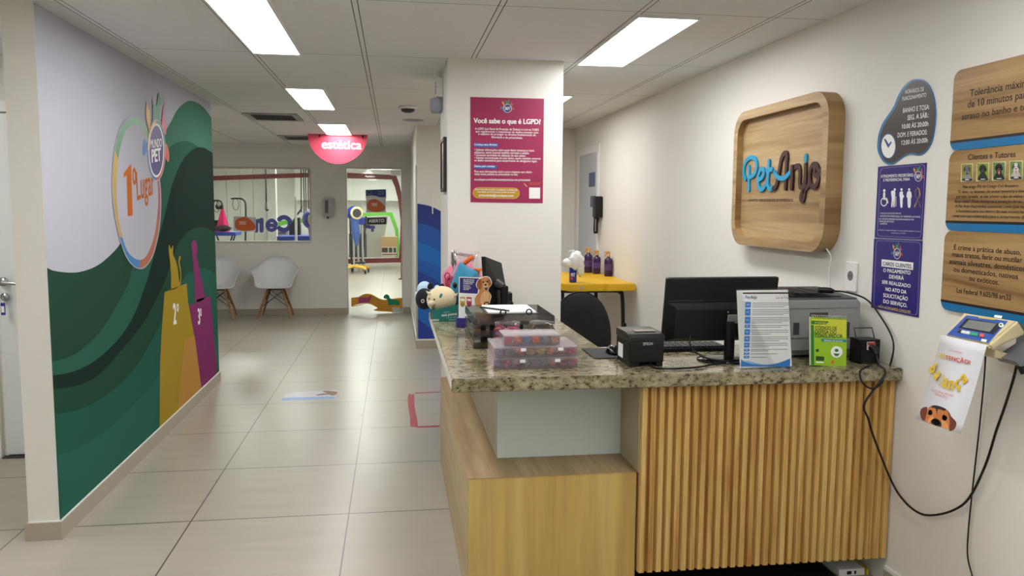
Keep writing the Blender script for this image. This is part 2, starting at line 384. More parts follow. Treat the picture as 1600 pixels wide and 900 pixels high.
# far wall with window and glass door
WX0, WX1, WZ0, WZ1 = -3.25, -1.15, 1.018, 2.035
DX0, DX1, DZ1 = -.662, .118, 2.055
b = MB().use(WALL)
b.box(XL, WX0, BW, BW+.12, 0, CEIL); b.box(WX0, WX1, BW, BW+.12, 0, WZ0); b.box(WX0, WX1, BW, BW+.12, WZ1, CEIL)
b.box(WX1, DX0, BW, BW+.12, 0, CEIL); b.box(DX0, DX1, BW, BW+.12, DZ1, CEIL); b.box(DX1, .42, BW, BW+.12, 0, CEIL)
struct(b.build('wall_back'))
b = MB().use(SKIRT).box(XL, DX0, BW-.014, BW, 0, .085); b.box(DX1, .25, BW-.014, BW, 0, .085); struct(b.build('baseboard_back'))
# recessed staff-side block: wall at NW with the blue wave, side wall beyond it
b = MB().use(WALL); b.box(.236, RW, NW, NW+.12, 0, CEIL); struct(b.build('wall_staff'))
b = MB().use(WALL); b.box(.236, .356, NW+.12, BW, 0, CEIL); struct(b.build('wall_corridor'))
b = MB().use(SKIRT).box(.224, .90, NW-.012, NW, 0, .085); b.box(.224, .236, NW, BW-.014, 0, .085)
b.use(WHITE).box(.226, .90, NW-.011, NW, .085, .10); b.box(.226, .236, NW, BW-.014, .085, .10); struct(b.build('baseboard_corridor'))
b = MB().use(STEEL).box(.228, .244, NW-.006, NW+.01, .1, 1.95, .002); struct(b.build('trim_3'))
# column
b = MB().use(WALL); b.box(.312, .99, 4.705, 5.43, 0, CEIL); struct(b.build('wall_column'))
b = MB().use(SKIRT).box(.300, 1.002, 4.693, 5.442, 0, .08); struct(b.build('baseboard_column'))
b = MB().use(SKIRT).box(RW-.012, RW, Y0, 2.84, 0, .07); b.box(RW-.012, RW, 3.4, 7.45, 0, .07); b.use(WHITE).box(RW-.01, RW, Y0, 2.84, .07, .085); struct(b.build('baseboard_right'))

# window glass and frame
b = MB().use(mat('window_frame', (196, 192, 184), .5))
b.box(WX0, WX1, BW-.006, BW+.10, WZ0-.015, WZ0+.012); b.box(WX0, WX1, BW-.006, BW+.10, WZ1-.012, WZ1+.012); b.box(WX1-.012, WX1+.012, BW-.0065, BW+.099, WZ0+.012, WZ1-.012); b.box(WX0-.012, WX0+.012, BW-.0065, BW+.099, WZ0+.012, WZ1-.012)
w1 = struct(b.build('window_1'))
GL = glass('clear_glass', (251, 253, 252), .012, .01, .7)
b = MB().use(GL).box(WX0+.012, WX1-.012, BW+.045, BW+.051, WZ0+.012, WZ1-.012); b.build('glass_pane', parent=w1)
# glass door: fixed frame strip, leaf, patch fittings
b = MB().use(mat('door_jamb', (205, 202, 196), .5)).box(DX0, DX0+.012, BW-.001, BW+.121, 0, DZ1-.012); b.box(DX1-.012, DX1, BW-.001, BW+.121, 0, DZ1-.012); b.box(DX0, DX1, BW, BW+.12, DZ1-.012, DZ1+.004)
d2 = struct(b.build('door_2'))
b = MB().use(GL).box(DX0+.062, DX1-.016, BW+.045, BW+.055, .01, DZ1-.02); b.build('glass_leaf', parent=d2)
b = MB().use(GL).box(DX0+.012, DX0+.056, BW+.047, BW+.053, .004, DZ1-.014); b.build('side_glass', parent=d2)
b = MB().use(STEEL).box(DX1-.155, DX1-.018, BW+.03, BW+.07, DZ1-.10, DZ1-.025, .003); b.build('top_hinge', parent=d2)
b = MB().use(STEEL).box(DX1-.155, DX1-.018, BW+.03, BW+.07, .006, .075, .003); b.build('bottom_hinge', parent=d2)
# door on the right wall at the back of the staff area, and flush door in the wave wall
b = MB().use(WHITE)
for y0, y1, z0, z1 in ((7.50, 7.57, 0, 2.12), (8.34, 8.41, 0, 2.12), (7.5701, 8.3399, 2.05, 2.12)): b.box(RW-.016, RW, y0, y1, z0, z1, .003)
d3 = struct(b.build('door_3'))
DLEAF = mat('grey_door', (196, 198, 202), .4, var=.02)
b = MB().use(DLEAF).box(RW-.006, RW, 7.57, 8.34, .01, 2.05); b.build('door_leaf', parent=d3)
b = MB().use(mat('door_sign_blue', (66, 84, 120), .4)).box(RW-.009, RW-.006, 7.66, 7.90, 1.72, 1.86); b.box(RW-.009, RW-.006, 7.62, 7.83, 1.52, 1.63); b.build('door_plate', parent=d3)
b = MB().use(WHITE)
for x0, x1, z0, z1 in ((.40, .412, 1.44, 2.12), (.412, 1.2, 2.105, 2.12)): b.box(x0, x1, NW-.006, NW, z0, z1, .002)
d4 = struct(b.build('door_4'))

# blue wave vinyl on the wall beyond the column
pl = PY(NW)
c = crop(640, 180, 2.37)
wave_ribs = [(28, 327, 80, 338, 135, 366), (28, 398, 80, 412, 135, 442), (28, 468, 80, 488, 135, 522), (28, 533, 80, 548, 135, 575), (28, 578, 80, 600, 135, 640), (28, 640, 80, 668, 135, 715), (28, 752, 80, 792, 135, 850), (28, 820, 80, 860, 135, 930)]
wcol = [(22, 46, 128), (14, 86, 172), (10, 108, 192), (16, 92, 180), (24, 62, 150), (10, 100, 186), (30, 58, 150), (14, 96, 184)]
wave_l = [MB().use(mat('wave_blue_%d' % i, k, .35, var=.02)) for i, k in enumerate(wcol)]
tw = thing('wave_vinyl', 'blue striped wave graphic on the wall between the column and the corridor', 'wall graphic', (.24, NW-.002, .1))
def clip(poly, x0, x1, z0, z1):
    for ax, lim, sg in ((0, x0, 1), (0, x1, -1), (1, z0, 1), (1, z1, -1)):
        out = []
        for i in range(len(poly)):
            a, q = poly[i-1], poly[i]; da, dq = (a[ax]-lim)*sg, (q[ax]-lim)*sg
            if (da >= 0) != (dq >= 0):
                k = da/(da-dq); out.append((a[0]+(q[0]-a[0])*k, a[1]+(q[1]-a[1])*k))
            if dq >= 0: out.append(q)
        poly = out
        if not poly: return []
    return poly
bw = MB()
for i, w in enumerate(wave_ribs):
    P = spline(c([(w[0], w[1]), (w[2], w[3]), (w[4], w[5])]), False, 8)
    W = [pl.at(*p) for p in P]; poly = [(q.x, q.z) for q in W]; 
    poly = poly+[(1.6, poly[-1][1]-.6), (1.6, -.2), (poly[0][0]-.1, -.2)]
    poly = clip(poly, .246, .86, .1, 2.3)
    if len(poly) > 2: bw.use(wave_l[i].mats[0]); bw.ngon([(x, NW-.002-.0004*i, z) for x, z in poly])
bw.build('stripe_print', parent=tw)

# ================================================================== CEILING LAMPS AND FITTINGS
lampm = emit('lamp_diffuser', (252, 252, 251), PANEL); lampb = emit('lamp_diffuser_bright', (253, 255, 248), PANEL_BACK)
def panel(x0, x1, y0, y1, z, label, m=lampm):
    t = thing('ceiling_light', label, 'ceiling light', ((x0+x1)/2, (y0+y1)/2, z-.012), 'ceiling light panels')
    b = MB().use(WHITE); e = .012
    b.box(x0-e, x0, y0-e, y1+e, z-.012, z); b.box(x1, x1+e, y0-e, y1+e, z-.012, z); b.box(x0, x1, y0-e, y0, z-.012, z); b.box(x0, x1, y1, y1+e, z-.012, z); b.build('frame', parent=t)
    b = MB().use(m).box(x0, x1, y0, y1, z-.006, z-.001); b.build('diffuser', parent=t)
panel(-.762, -.515, 2.30, 4.715, CEIL, 'long lit ceiling panel above the aisle beside the mural, nearest of its line')
panel(-.765, -.505, 6.06, 7.28, CEIL, 'lit ceiling panel over the aisle, second in the line towards the glass door')
panel(-.765, -.49, 8.55, 9.76, CEIL, 'lit ceiling panel just in front of the pink hanging sign')
panel(1.085, 1.36, 3.545, 4.745, CEIL, 'lit ceiling panel above the counter beside the round-cornered wooden sign')
panel(1.085, 1.345, 6.07, 7.28, CEIL, 'lit ceiling panel half hidden behind the white column')
for (x, y) in ((1.22, 1.63), (1.22, -.9), (-.64, .6), (-.64, -1.9), (-3.3, 1.8), (-2.8, 7.9), (-2.75, 3.9)):
    panel(x-.13, x+.13, y-.6, y+.6, CEIL, 'unseen ceiling panel added to light the shop')  # out-of-view lamps added for light; the last one brightens the side door
GRILLE = mat('vent_grey', (150, 148, 144), .5); VBACK = mat('vent_dark', (30, 29, 28), .7)
def vent(x0, x1, y0, y1, label):
    t = thing('ceiling_vent', label, 'ceiling vent', ((x0+x1)/2, (y0+y1)/2, CEIL-.01), 'ceiling vents')
    b = MB().use(GRILLE); e = .055
    b.box(x0, x1, y0, y0+e, CEIL-.01, CEIL); b.box(x0, x1, y1-e, y1, CEIL-.01, CEIL); b.box(x0, x0+e, y0+e, y1-e, CEIL-.01, CEIL); b.box(x1-e, x1, y0+e, y1-e, CEIL-.01, CEIL); b.build('frame', parent=t)
    b = MB().use(VBACK).box(x0+e, x1-e, y0+e, y1-e, CEIL-.0015, CEIL-.0005); b.build('backing', parent=t)
    b = MB().use(GRILLE)
    n = 8
    for i in range(n):
        y = y0+e+(y1-y0-2*e)*(i+.5)/n; b.prism([(x0+e, y-.012, CEIL-.009), (x0+e, y-.009, CEIL-.010), (x0+e, y+.013, CEIL-.003), (x0+e, y+.010, CEIL-.002)], (x1-x0-2*e, 0, 0))
    b.build('louvre', parent=t)
vent(-1.375, -.88, 7.74, 8.32, 'grey louvred vent in the ceiling above the aisle, the larger one')
vent(-1.375, -.88, 10.05, 10.65, 'grey louvred vent in the ceiling beside the pink hanging sign')
t = thing('smoke_detector', 'small smoke detector under the ceiling left of the column', 'smoke detector', (.125, 7.0, CEIL-.05))
b = MB().use(WHITE).lathe([(0, 0), (.075, 0), (.08, -.012), (.06, -.022)], (.125, 7.0, CEIL), 24); b.build('base', parent=t)
b = MB().use(DARK).lathe([(.058, -.02), (.055, -.04), (.03, -.052), (0, -.052)], (.125, 7.0, CEIL), 24); b.build('sensor', parent=t)
b = MB().use(mat('speaker_grey', (150, 148, 146), .5)).lathe([(0, -.008), (.08, -.008), (.10, -.004), (.105, 0)], (.195, 8.05, CEIL), 28); tag(b.build('ceiling_disc'), 'flat round disc in the ceiling beyond the smoke detector', 'ceiling speaker')

# ================================================================== MURAL
pm = PX(LW, 1)
tm = thing('mural', 'green hills mural with a pet podium covering the left partition', 'mural', (LW+.002, 5.4, .09))
MC = dict(white=(184, 184, 196), dg=(38, 72, 57), hill=(74, 122, 102), mid=(47, 95, 79), dark=(28, 48, 40), g2=(37, 74, 58), t3=(40, 94, 78), t4=(46, 102, 88), yel=(168, 142, 46), yel2=(188, 140, 70), pur=(132, 52, 104), org=(196, 108, 46))
MM = {k: mat('mural_'+k, v, .7, var=.02, scale=6, spec=.04) for k, v in MC.items()}
def mural_poly(mb, key, pts, lay, c=lambda p: p):
    W = [pm.at(*p) for p in c(pts)]; poly = clip([(q.y, q.z) for q in W], 3.757, 7.10, .088, CEIL-.002)
    if len(poly) > 2: mb.use(MM[key]).ngon([(LW+.0012+.0004*lay, y, z) for y, z in poly])
c2 = crop(40, 360, 3.75); c3 = crop(160, 140, 3); cF = crop(0, 450, 2)
base = MB().use(MM['white']).box(LW+.0004, LW+.0009, 3.757, 7.10, .088, CEIL-.002)
LL = (20, 900); 
w_edge = [(40, 408)]+c2([(115, 215), (160, 235), (250, 247), (330, 240), (420, 205), (500, 140), (555, 75)])+[(205, 350), (225, 330)]
mural_poly(base, 'dg', spline(w_edge, False, 5)+[(300, 330), (420, 330), (420, 760), (20, 1000)], 0)
hill = spline(c3([(220, 470), (262, 380), (275, 300), (290, 210), (320, 150), (350, 95), (380, 65), (410, 52), (440, 60), (470, 80), (500, 118), (520, 150)]), False, 5)
mural_poly(base, 'hill', hill+[(420, 300), (420, 500), (235, 500)], 1)
tb = spline(cF([(100, 240), (157, 230), (186, 225), (229, 209), (272, 177), (314, 134), (346, 86), (373, 38), (400, -15), (413, -66)])+[(222, 370), (238, 330)]+c3([(262, 400), (280, 320), (300, 285), (330, 258), (365, 243), (400, 243), (440, 262), (500, 310), (540, 350)]), False, 5)
mural_poly(base, 'mid', tb+[(420, 420), (420, 760), (20, 1000)], 2)
dk = spline([(50, 588), (80, 586.7), (112, 581), (141, 568), (168, 546.7), (192, 520), (210.7, 488), (224, 453), (232, 429), (241.7, 393), (248, 370), (255, 343), (261.7, 316.7), (268, 290), (276.7, 266.7), (286.7, 248), (296.7, 236.7), (306.7, 230.7), (316.7, 230.7), (325.7, 235), (340, 246)], False, 4)
mural_poly(base, 'dark', dk+[(420, 300), (420, 760), (20, 1000)], 3)
g2 = spline([(50, 609), (81, 608), (112, 604), (141, 594), (165, 575), (189, 547), (208, 525), (226, 500), (240, 475), (253, 448), (262, 425), (269, 405), (276, 384), (285, 371), (296, 360), (310, 355), (323, 357), (333, 363), (345, 375)], False, 4)
mural_poly(base, 'g2', g2+[(420, 400), (420, 760), (20, 1000)], 4)
t3 = spline([(50, 647), (84, 646), (100, 645), (135, 635), (175, 610), (210, 575), (240, 525), (262, 480), (275, 455), (284, 440), (291, 429), (301, 423), (315, 419), (325, 421), (333, 426), (345, 440)], False, 4)
mural_poly(base, 't3', t3+[(420, 500), (420, 760), (20, 1000)], 5)
t4 = spline([(50, 715), (90, 710), (130, 695), (175, 665), (215, 625), (248, 585), (262, 545), (275, 500)], False, 4)
mural_poly(base, 't4', t4+[(420, 560), (420, 760), (20, 1000)], 6)
base.build('hills_print', parent=tm)
b = MB()
mural_poly(b, 'yel', [(256, 456.5), (267, 452), (290.7, 442.7), (293, 472), (302.7, 525), (313, 600), (318, 640), (248, 720), (248.5, 640), (249, 570), (252, 510)], 8)
mural_poly(b, 'yel2', [(288, 530), (303, 525), (313, 600), (318, 640), (275, 690), (280, 600)], 9)
mural_poly(b, 'yel', spline(c2([(850, 345), (848, 270), (842, 180), (836, 130), (835, 92), (839, 86), (846, 106), (852, 106), (857, 88), (861, 95), (860, 140), (872, 168), (886, 215), (894, 280), (897, 305), (903, 280), (900, 235), (892, 190), (895, 158), (903, 150), (905, 165), (899, 185), (906, 235), (908, 290), (900, 325), (870, 342)]), True, 3), 8)
b.build('yellow_podium', parent=tm)
b = MB()
mural_poly(b, 'pur', [(294.7, 477), (306.7, 473), (307, 468), (328, 462.7), (332, 510), (337.5, 568), (338, 600), (314, 640), (313, 597), (303, 525)], 7)
mural_poly(b, 'pur', spline(c2([(990, 415), (988, 350), (985, 280), (980, 210), (974, 150), (972, 120), (966, 85), (972, 66), (985, 57), (997, 68), (1003, 110), (1003, 135), (998, 150), (1008, 190), (1018, 240), (1030, 300), (1040, 350), (1046, 395), (1020, 415)]), True, 3), 7)
b.build('purple_podium', parent=tm)
# big round badge
outer = c3([(150, 128), (112, 145), (82, 195), (60, 285), (50, 395), (51, 495), (61, 590), (82, 690), (107, 768), (140, 818), (175, 836), (206, 822), (236, 772), (256, 697), (268, 618), (272, 530), (268, 440), (250, 330), (222, 225), (190, 155)])
inner = c3([(150, 166), (117, 183), (92, 238), (74, 328), (66, 428), (67, 518), (77, 608), (96, 698), (120, 760), (150, 790), (178, 798), (204, 782), (229, 732), (248, 662), (258, 582), (262, 510), (257, 432), (240, 340), (215, 240), (185, 178)])
def ringset(P, k): return spline(P, True, k)
O = ringset(outer, 6); I = ringset(inner, 6)
cx = sum(p[0] for p in O)/len(O); cy = sum(p[1] for p in O)/len(O)
Ow = [(cx+(x-cx)*1.035, cy+(y-cy)*1.016) for x, y in O]
bd = MB().use(MM['white']); bd.flat(pm, Ow, .0042); 
RC = [('ring_green', (72, 146, 104)), ('ring_yellow', (196, 160, 64)), ('ring_blue', (30, 120, 190)), ('ring_rust', (178, 92, 52)), ('ring_red', (170, 70, 92))]
seg = [0, 0, 0, 1, 1, 1, 1, 2, 2, 2, 3, 3, 3, 3, 4, 4, 4, 0, 0, 0]
for i in range(len(O)):
    j = (i+1) % len(O); k = seg[i//6]
    bd.use(mat(*RC[k], .4)); bd.add([pm.at(*p, .0046) for p in (O[i], O[j], I[j], I[i])], [[0, 1, 2, 3]])
bd.use(MM['white']); bd.flat(pm, I, .0048)
badge = bd.build('round_badge', parent=tm)
b = MB().use(MM['org'])
b.flat(pm, c3([(100, 392), (131, 351), (135, 352), (142, 590), (119, 593), (114, 400), (101, 413)]), .0056)
write(b, pm, 'o', (207.5, 289), (213.5, 286.5), 25, .0056, .03)
write(b, pm, 'Lugar', (214.3, 312.5), (241.5, 302.6), 43, .0056, .02)
b.build('lettering', parent=tm)
def pet_badge(parent, pl, cx, cy, rx, ry, off, big=False, name='pet_badge'):
    """round pet-shop emblem: coloured rim with small animals, white ring, violet disc, two words"""
    b = MB()
    def animal(col, pts): b.use(mat(*col, .45)); b.flat(pl, spline([(cx+x*rx, cy+y*ry) for x, y in pts], True, 3), off)
    animal(('pet_green', (62, 142, 100)), [(-.45, -1.05), (-.5, -1.75), (-.58, -2.0), (-.5, -2.1), (-.35, -1.85), (.05, -1.8), (.25, -2.2), (.4, -2.3), (.7, -2.0), (.68, -1.8), (.45, -1.75), (.42, -1.05), (0, -1.0)])
    animal(('pet_yellow', (206, 160, 70)), [(-1.2, -.95), (-1.5, -1.4), (-1.35, -1.95), (-1.1, -1.6), (-.95, -1.7), (-.85, -1.3), (-1.0, -.8)])
    animal(('pet_pink', (200, 92, 122)), [(.8, -.9), (.85, -1.3), (1.05, -1.75), (1.3, -1.9), (1.15, -1.65), (1.25, -1.3), (1.45, -.9), (1.35, -.6), (1.1, -.75)])
    animal(('pet_blue', (40, 124, 196)), [(-1.5, .1), (-1.85, .2), (-1.95, -.1), (-1.75, -.45), (-1.5, -.4), (-1.3, -.2)])
    animal(('pet_red', (206, 84, 70)), [(1.2, -.2), (1.5, -.25), (1.85, .1), (1.8, .45), (1.5, .4), (1.25, .2)])
    n = 40; cols = [('pet_red', (206, 84, 70)), ('pet_blue', (40, 124, 196)), ('pet_yellow', (206, 160, 70)), ('pet_green', (62, 142, 100))]
    if big: b.use(MM['white']); b.flat(pl, ell(cx, cy, rx*1.34, ry*1.25, 40), off+.0002)
    A = ell(cx, cy, rx*1.27, ry*1.2, n); B = ell(cx, cy, rx*1.12, ry*1.08, n)
    for i in range(n):
        j = (i+1) % n; b.use(mat(*cols[i*4//n], .45)); b.add([pl.at(*p, off+.0004) for p in (A[i], A[j], B[j], B[i])], [[0, 1, 2, 3]])
    b.use(PRINT_W); b.flat(pl, B, off+.0005); b.use(mat('pet_violet', (52, 46, 118), .45)); b.flat(pl, ell(cx, cy, rx, ry, 36), off+.0008)
    b.use(PRINT_W); sl = -.09*rx if big else 0
    write(b, pl, 'MUNDO', (cx-.82*rx, cy-.10*ry-sl*.6), (cx+.82*rx, cy-.12*ry+sl*1.4), .34*ry, off+.0012, .02)
    write(b, pl, 'PET', (cx-.66*rx, cy+.46*ry-sl), (cx+.7*rx, cy+.42*ry+sl), .50*ry, off+.0012, .055)
    return b.build(name, parent=parent)
pet_badge(tm, pm, 244.3, 235, 10.8, 39, .0062, True)
b = MB().use(PRINT_W)
write(b, pm, '2', (271, 506.5), (276, 505), 32, .0052, .05); write(b, pm, 'o', (276.2, 487), (279.5, 486), 12, .0052, .04); b.build('podium_number', parent=tm); b = MB().use(PRINT_W)
write(b, pm, '3', (309.5, 506.5), (313, 505.5), 24, .0052, .05); write(b, pm, 'o', (312.7, 494), (315.2, 493.5), 12, .0052, .04)
b.build('podium_number', parent=tm)

# ================================================================== RECEPTION COUNTER
PINE = wood('pine_slats', [(.25, (178, 132, 68)), (.42, (204, 162, 92)), (.55, (218, 180, 108)), (.75, (226, 194, 128))], 2, 11, .5, pitch=.0338, pitch0=.9105, knots=True)
PLY = wood('plywood', [(.25, (186, 152, 84)), (.45, (204, 170, 100)), (.6, (212, 180, 110)), (.8, (218, 190, 126))], 2, 2.2, .5)
PLYSIDE = wood('plywood_pale', [(.25, (168, 146, 108)), (.5, (190, 168, 128)), (.8, (204, 184, 146))], 1, 6, .5)
PLYTOP = wood('plywood_top', [(.25, (150, 126, 92)), (.5, (170, 146, 110)), (.8, (184, 162, 126))], 1, 6, .5)
ctr = thing('reception_counter', 'L shaped reception counter with pine slats, plywood plinth and pale glass panel', 'counter', (1.0, 3.4, 0))
# speckled stone worktop, one L-shaped slab
b = MB().use(GRANITE)
L = [(.198, 2.80), (1.943, 2.80), (1.943, 3.40), (.89, 3.40), (.89, 4.55), (.80, 4.690), (.198, 4.690)]
bb = bmesh.new(); vs = [bb.verts.new((x, y, .846)) for x, y in L]; f = bb.faces.new(vs)
ex = bmesh.ops.extrude_face_region(bb, geom=[f]); bmesh.ops.translate(bb, vec=(0, 0, .0495), verts=[v for v in ex['geom'] if isinstance(v, bmesh.types.BMVert)])
bmesh.ops.bevel(bb, geom=bb.edges[:], offset=.004, segments=2, affect='EDGES'); bmesh.ops.recalc_face_normals(bb, faces=bb.faces[:]); b.bm(bb)
worktop = tag(b.build('granite_worktop', origin=(1.0, 3.4, .846)), 'speckled beige granite slab on top of the reception counter', 'worktop')
# slatted front
b = MB().use(PINE); n = 31; p = .0334
mbb = wood('pine_groove', [(.3, (150, 104, 50)), (.6, (172, 124, 66)), (.8, (182, 136, 78))], 2, 11, .6)
for i in range(n):
    x = .9105+i*.0334; pr = [(x, 2.846), (x+.0035, 2.832), (x+.0225, 2.832), (x+.026, 2.846)]
    b.prism([(q[0], q[1], .119) for q in pr][::-1], (0, 0, .726))
b.use(mbb).box(.909, 1.9435, 2.846, 2.858, .119, .845)
b.build('slat_panel', parent=ctr)
b = MB().use(mat('counter_carcass', (170, 166, 156), .5)).box(.912, 1.943, 2.859, 3.30, .119, .845); b.box(.42, .885, 3.10, 4.66, .03, .845); b.build('carcass', parent=ctr)
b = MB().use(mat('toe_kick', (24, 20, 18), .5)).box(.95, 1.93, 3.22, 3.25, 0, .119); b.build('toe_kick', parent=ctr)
# plywood plinth (front board, side board, top board)
b = MB().use(PLY).box(.264, .906, 2.862, 2.880, .001, .506, .001); b.build('front_board', parent=ctr)
b = MB().use(PLYSIDE).box(.262, .264, 2.862, 4.66, .001, .506); b.build('side_board', parent=ctr)
b = MB().use(PLYTOP).box(.262, .906, 2.860, 3.088, .5062, .5085); b.box(.262, .398, 3.088, 4.66, .5062, .5085); b.build('ledge_board', parent=ctr)
b = MB().use(mat('frosted_panel', (212, 226, 220), .12, var=.02, scale=3, spec=.6)).box(.399, .905, 3.088, 3.094, .509, .8455); b.build('glass_panel', parent=ctr)
b = MB().use(mat('pale_side_panel', (196, 188, 168), .45, var=.03)).box(.398, .4045, 3.0945, 4.66, .509, .8455); b.build('recess_side', parent=ctr)
b = MB().use(mat('olive_side_panel', (174, 164, 128), .45, var=.05, scale=8)).box(.9055, .909, 2.847, 3.088, .509, .8455); b.build('recess_return', parent=ctr)
# things on the floor below the counter
t = thing('paper_ream', 'white packet lying on the dark floor under the counter near the wall', 'packet', (1.955-.06, 2.96, 0))
b = MB().use(PRINT_W).box(1.80, 1.915, 2.935, 3.10, .001, .03, .002); b.build('packet', parent=t)
b = MB().use(PRINT_K).box(1.835, 1.855, 2.9342, 2.9348, .008, .022); b.box(1.868, 1.876, 2.9342, 2.9348, .008, .022); b.build('print_mark', parent=t)
b = MB().use(mat('yellow_tape', (226, 200, 40), .5)).box(1.921, 1.929, 2.93, 3.10, .001, .028, .001); tag(b.build('yellow_spirit_level'), 'thin yellow bar on the floor under the counter against the wall', 'bar')
b = MB().use(mat('floor_shade', (22, 18, 18), .55, var=.25, scale=80)).box(.93, 1.79, 2.90, 3.215, .0005, .005, .001); tag(b.build('floor_surface'), 'near black sheet laid as shade on the floor under the slatted counter front', 'floor shade')  # dark sheet painted in for the shade under the counter

# ================================================================== THINGS ON THE COUNTER
def front_text(parent, name, mtl, pl, lines, **kw):
    b = MB().use(mtl)
    for l in lines: write(b, pl, *l, **kw)
    return b.build(name, parent=parent)

# receipt printer
t = thing('receipt_printer', 'black cube receipt printer with a white label on its side, left of the monitor', 'receipt printer', (.96, 3.02, TOP))
b = MB().use(BLACK); b.box(.889, 1.027, 2.935, 3.12, TOP+.018, TOP+.098, .004); b.box(.893, .93, 2.94, 3.115, TOP, TOP+.02); b.box(1.0, 1.024, 2.94, 3.115, TOP, TOP+.02); b.box(.93, 1.0, 2.99, 3.115, TOP+.002, TOP+.02); b.build('body', parent=t)
b = MB().use(mat('printer_lid', (24, 24, 25), .25, spec=.5)).prism([(.887, 2.932, TOP+.100), (.887, 2.932, TOP+.114), (.887, 2.95, TOP+.126), (.887, 3.0, TOP+.130), (.887, 3.118, TOP+.130), (.887, 3.118, TOP+.100)], (.142, 0, 0)); b.build('lid', parent=t)
b = MB().use(mat('lid_gloss', (120, 120, 122), .15)).box(.925, 1.01, 2.985, 3.03, TOP+.1305, TOP+.1315); b.build('paper_slot', parent=t)
front_text(t, 'lettering', mat('logo_grey', (190, 190, 190), .5), PY(2.9345), [('EPSON', (1005, 539.5), (1020, 539), 4.2)], bold=.03)
b = MB().use(PRINT_W).box(.8875, .8885, 3.02, 3.085, TOP+.02, TOP+.075); b.build('sticker', parent=t)
# cables lying on the counter
b = MB().use(BLACK).tube(spline([(.985, 2.98, TOP+.012), (.975, 2.90, TOP+.005), (1.03, 2.872, TOP+.0045), (1.14, 2.885, TOP+.0045), (1.27, 2.952, TOP+.0045), (1.40, 2.965, TOP+.0045), (1.48, 3.0, TOP+.0045)], False, 8), .0038); tag(b.build('printer_cable'), 'black cable running along the granite in front of the large monitor', 'cable')

# large monitor seen from behind
t = thing('monitor', 'large black monitor seen from behind in the middle of the counter', 'monitor', (1.30, 3.06, TOP))
ang = math.radians(9)
Mm = Matrix.Translation((1.30, 3.06, TOP+.105)) @ Matrix.Rotation(math.radians(1.5), 4, 'Z') @ Matrix.Rotation(ang, 4, 'X')
b = MB().use(BLACK); b.M = Mm
b.box(-.238, .238, .004, .026, -.032, .232, .005); b.prism([(-.236, .004, -.03), (-.236, .004, .135), (-.20, -.010, .118), (-.20, -.020, .108), (-.20, -.022, -.01), (-.22, 0, -.03)], (.472, 0, 0)); csg = b.build('casing', parent=t)
b = MB().use(mat('screen_off', (8, 9, 12), .1)); b.M = Mm; b.box(-.228, .228, .0262, .0268, -.022, .222); b.build('screen', parent=t)
b = MB().use(mat('gloss_strip', (34, 34, 36), .2)); b.M = Mm; b.box(-.232, .232, -.0015, .0035, .137, .143); b.build('back_ridge', parent=csg)
b = MB().use(mat('label_silver', (176, 176, 174), .4)); b.M = Mm; b.box(.020, .078, -.0232, -.0221, .050, .086); b.use(mat('label_print', (92, 92, 92), .6))
for i in range(6): b.box(.023, .075-.006*(i % 3), -.0236, -.0233, .054+i*.0052, .0562+i*.0052)
b.build('rating_label', parent=csg)
for sx, sz in ((.022, .096), (.082, .096), (.022, .032), (.082, .032)):
    b = MB().use(STEEL); b.M = Mm; b.lathe([(0, 0), (.0032, 0), (.0026, .002), (0, .0026)], (sx-.002, -.0222, sz), 10, Matrix.Rotation(math.pi/2, 3, 'X')); b.build('screw', parent=csg)
b = MB().use(BLACK).lathe([(.021, 0), (.021, .14), (.019, .152), (0, .152)], (1.335, 3.035, TOP+.006), 18); b.build('stand_post', parent=t)
b = MB().use(mat('stand_gloss', (20, 20, 21), .15)).lathe([(0, 0), (.13, 0), (.128, .006), (.09, .013), (0, .016)], (0, 0, 0), 36)
b.v = [Vector((1.335+p.x*1.0, 3.04+p.y*.72, TOP+.0004+p.z)) for p in b.v]; b.build('stand_base', parent=t)

b = MB().use(BLACK).tube(spline([(1.17, 3.035, 1.0), (1.165, 3.01, TOP+.06), (1.22, 2.985, TOP+.02), (1.33, 2.965, TOP+.006), (1.43, 2.99, TOP+.0045), (1.49, 3.07, TOP+.0045)], False, 8), .0038); b.build('video_cable', parent=t)
# keyboard, mouse pad and mouse
t = thing('keyboard', 'black keyboard lying behind the large monitor', 'keyboard', (1.20, 3.30, TOP))
b = MB().use(BLACK).box(.99, 1.42, 3.235, 3.375, TOP, TOP+.016, .003); b.build('case', parent=t)
b = MB().use(DARK)
for r in range(5):
    for q in range(15): b.box(1.0+q*.0275, 1.0235+q*.0275, 3.245+r*.0245, 3.266+r*.0245, TOP+.0162, TOP+.023, .002, 1)
b.build('keys', parent=t)
b = MB().use(mat('mouse_pad', (22, 22, 24), .7)).box(.80, .985, 3.12, 3.345, TOP+.0002, TOP+.0035, .001); tag(b.build('mouse_pad'), 'thin black mouse pad beside the receipt printer', 'mouse pad')
t = thing('computer_mouse', 'glossy black mouse on the pad behind the receipt printer', 'mouse', (.905, 3.22, TOP+.0035))
b = MB().use(mat('mouse_gloss', (14, 14, 16), .15)).blob((.905, 3.22, TOP+.0046), (.031, .052, .034), None, 20, lambda p: Vector((p.x, p.y, max(p.z, 0)))); b.build('shell', parent=t)
b = MB().use(DARK).lathe([(.0, -.003), (.008, -.003), (.008, .003), (0, .003)], (.905, 3.19, TOP+.034), 14, Matrix.Rotation(math.pi/2, 3, 'Y')); b.build('scroll_wheel', parent=t)

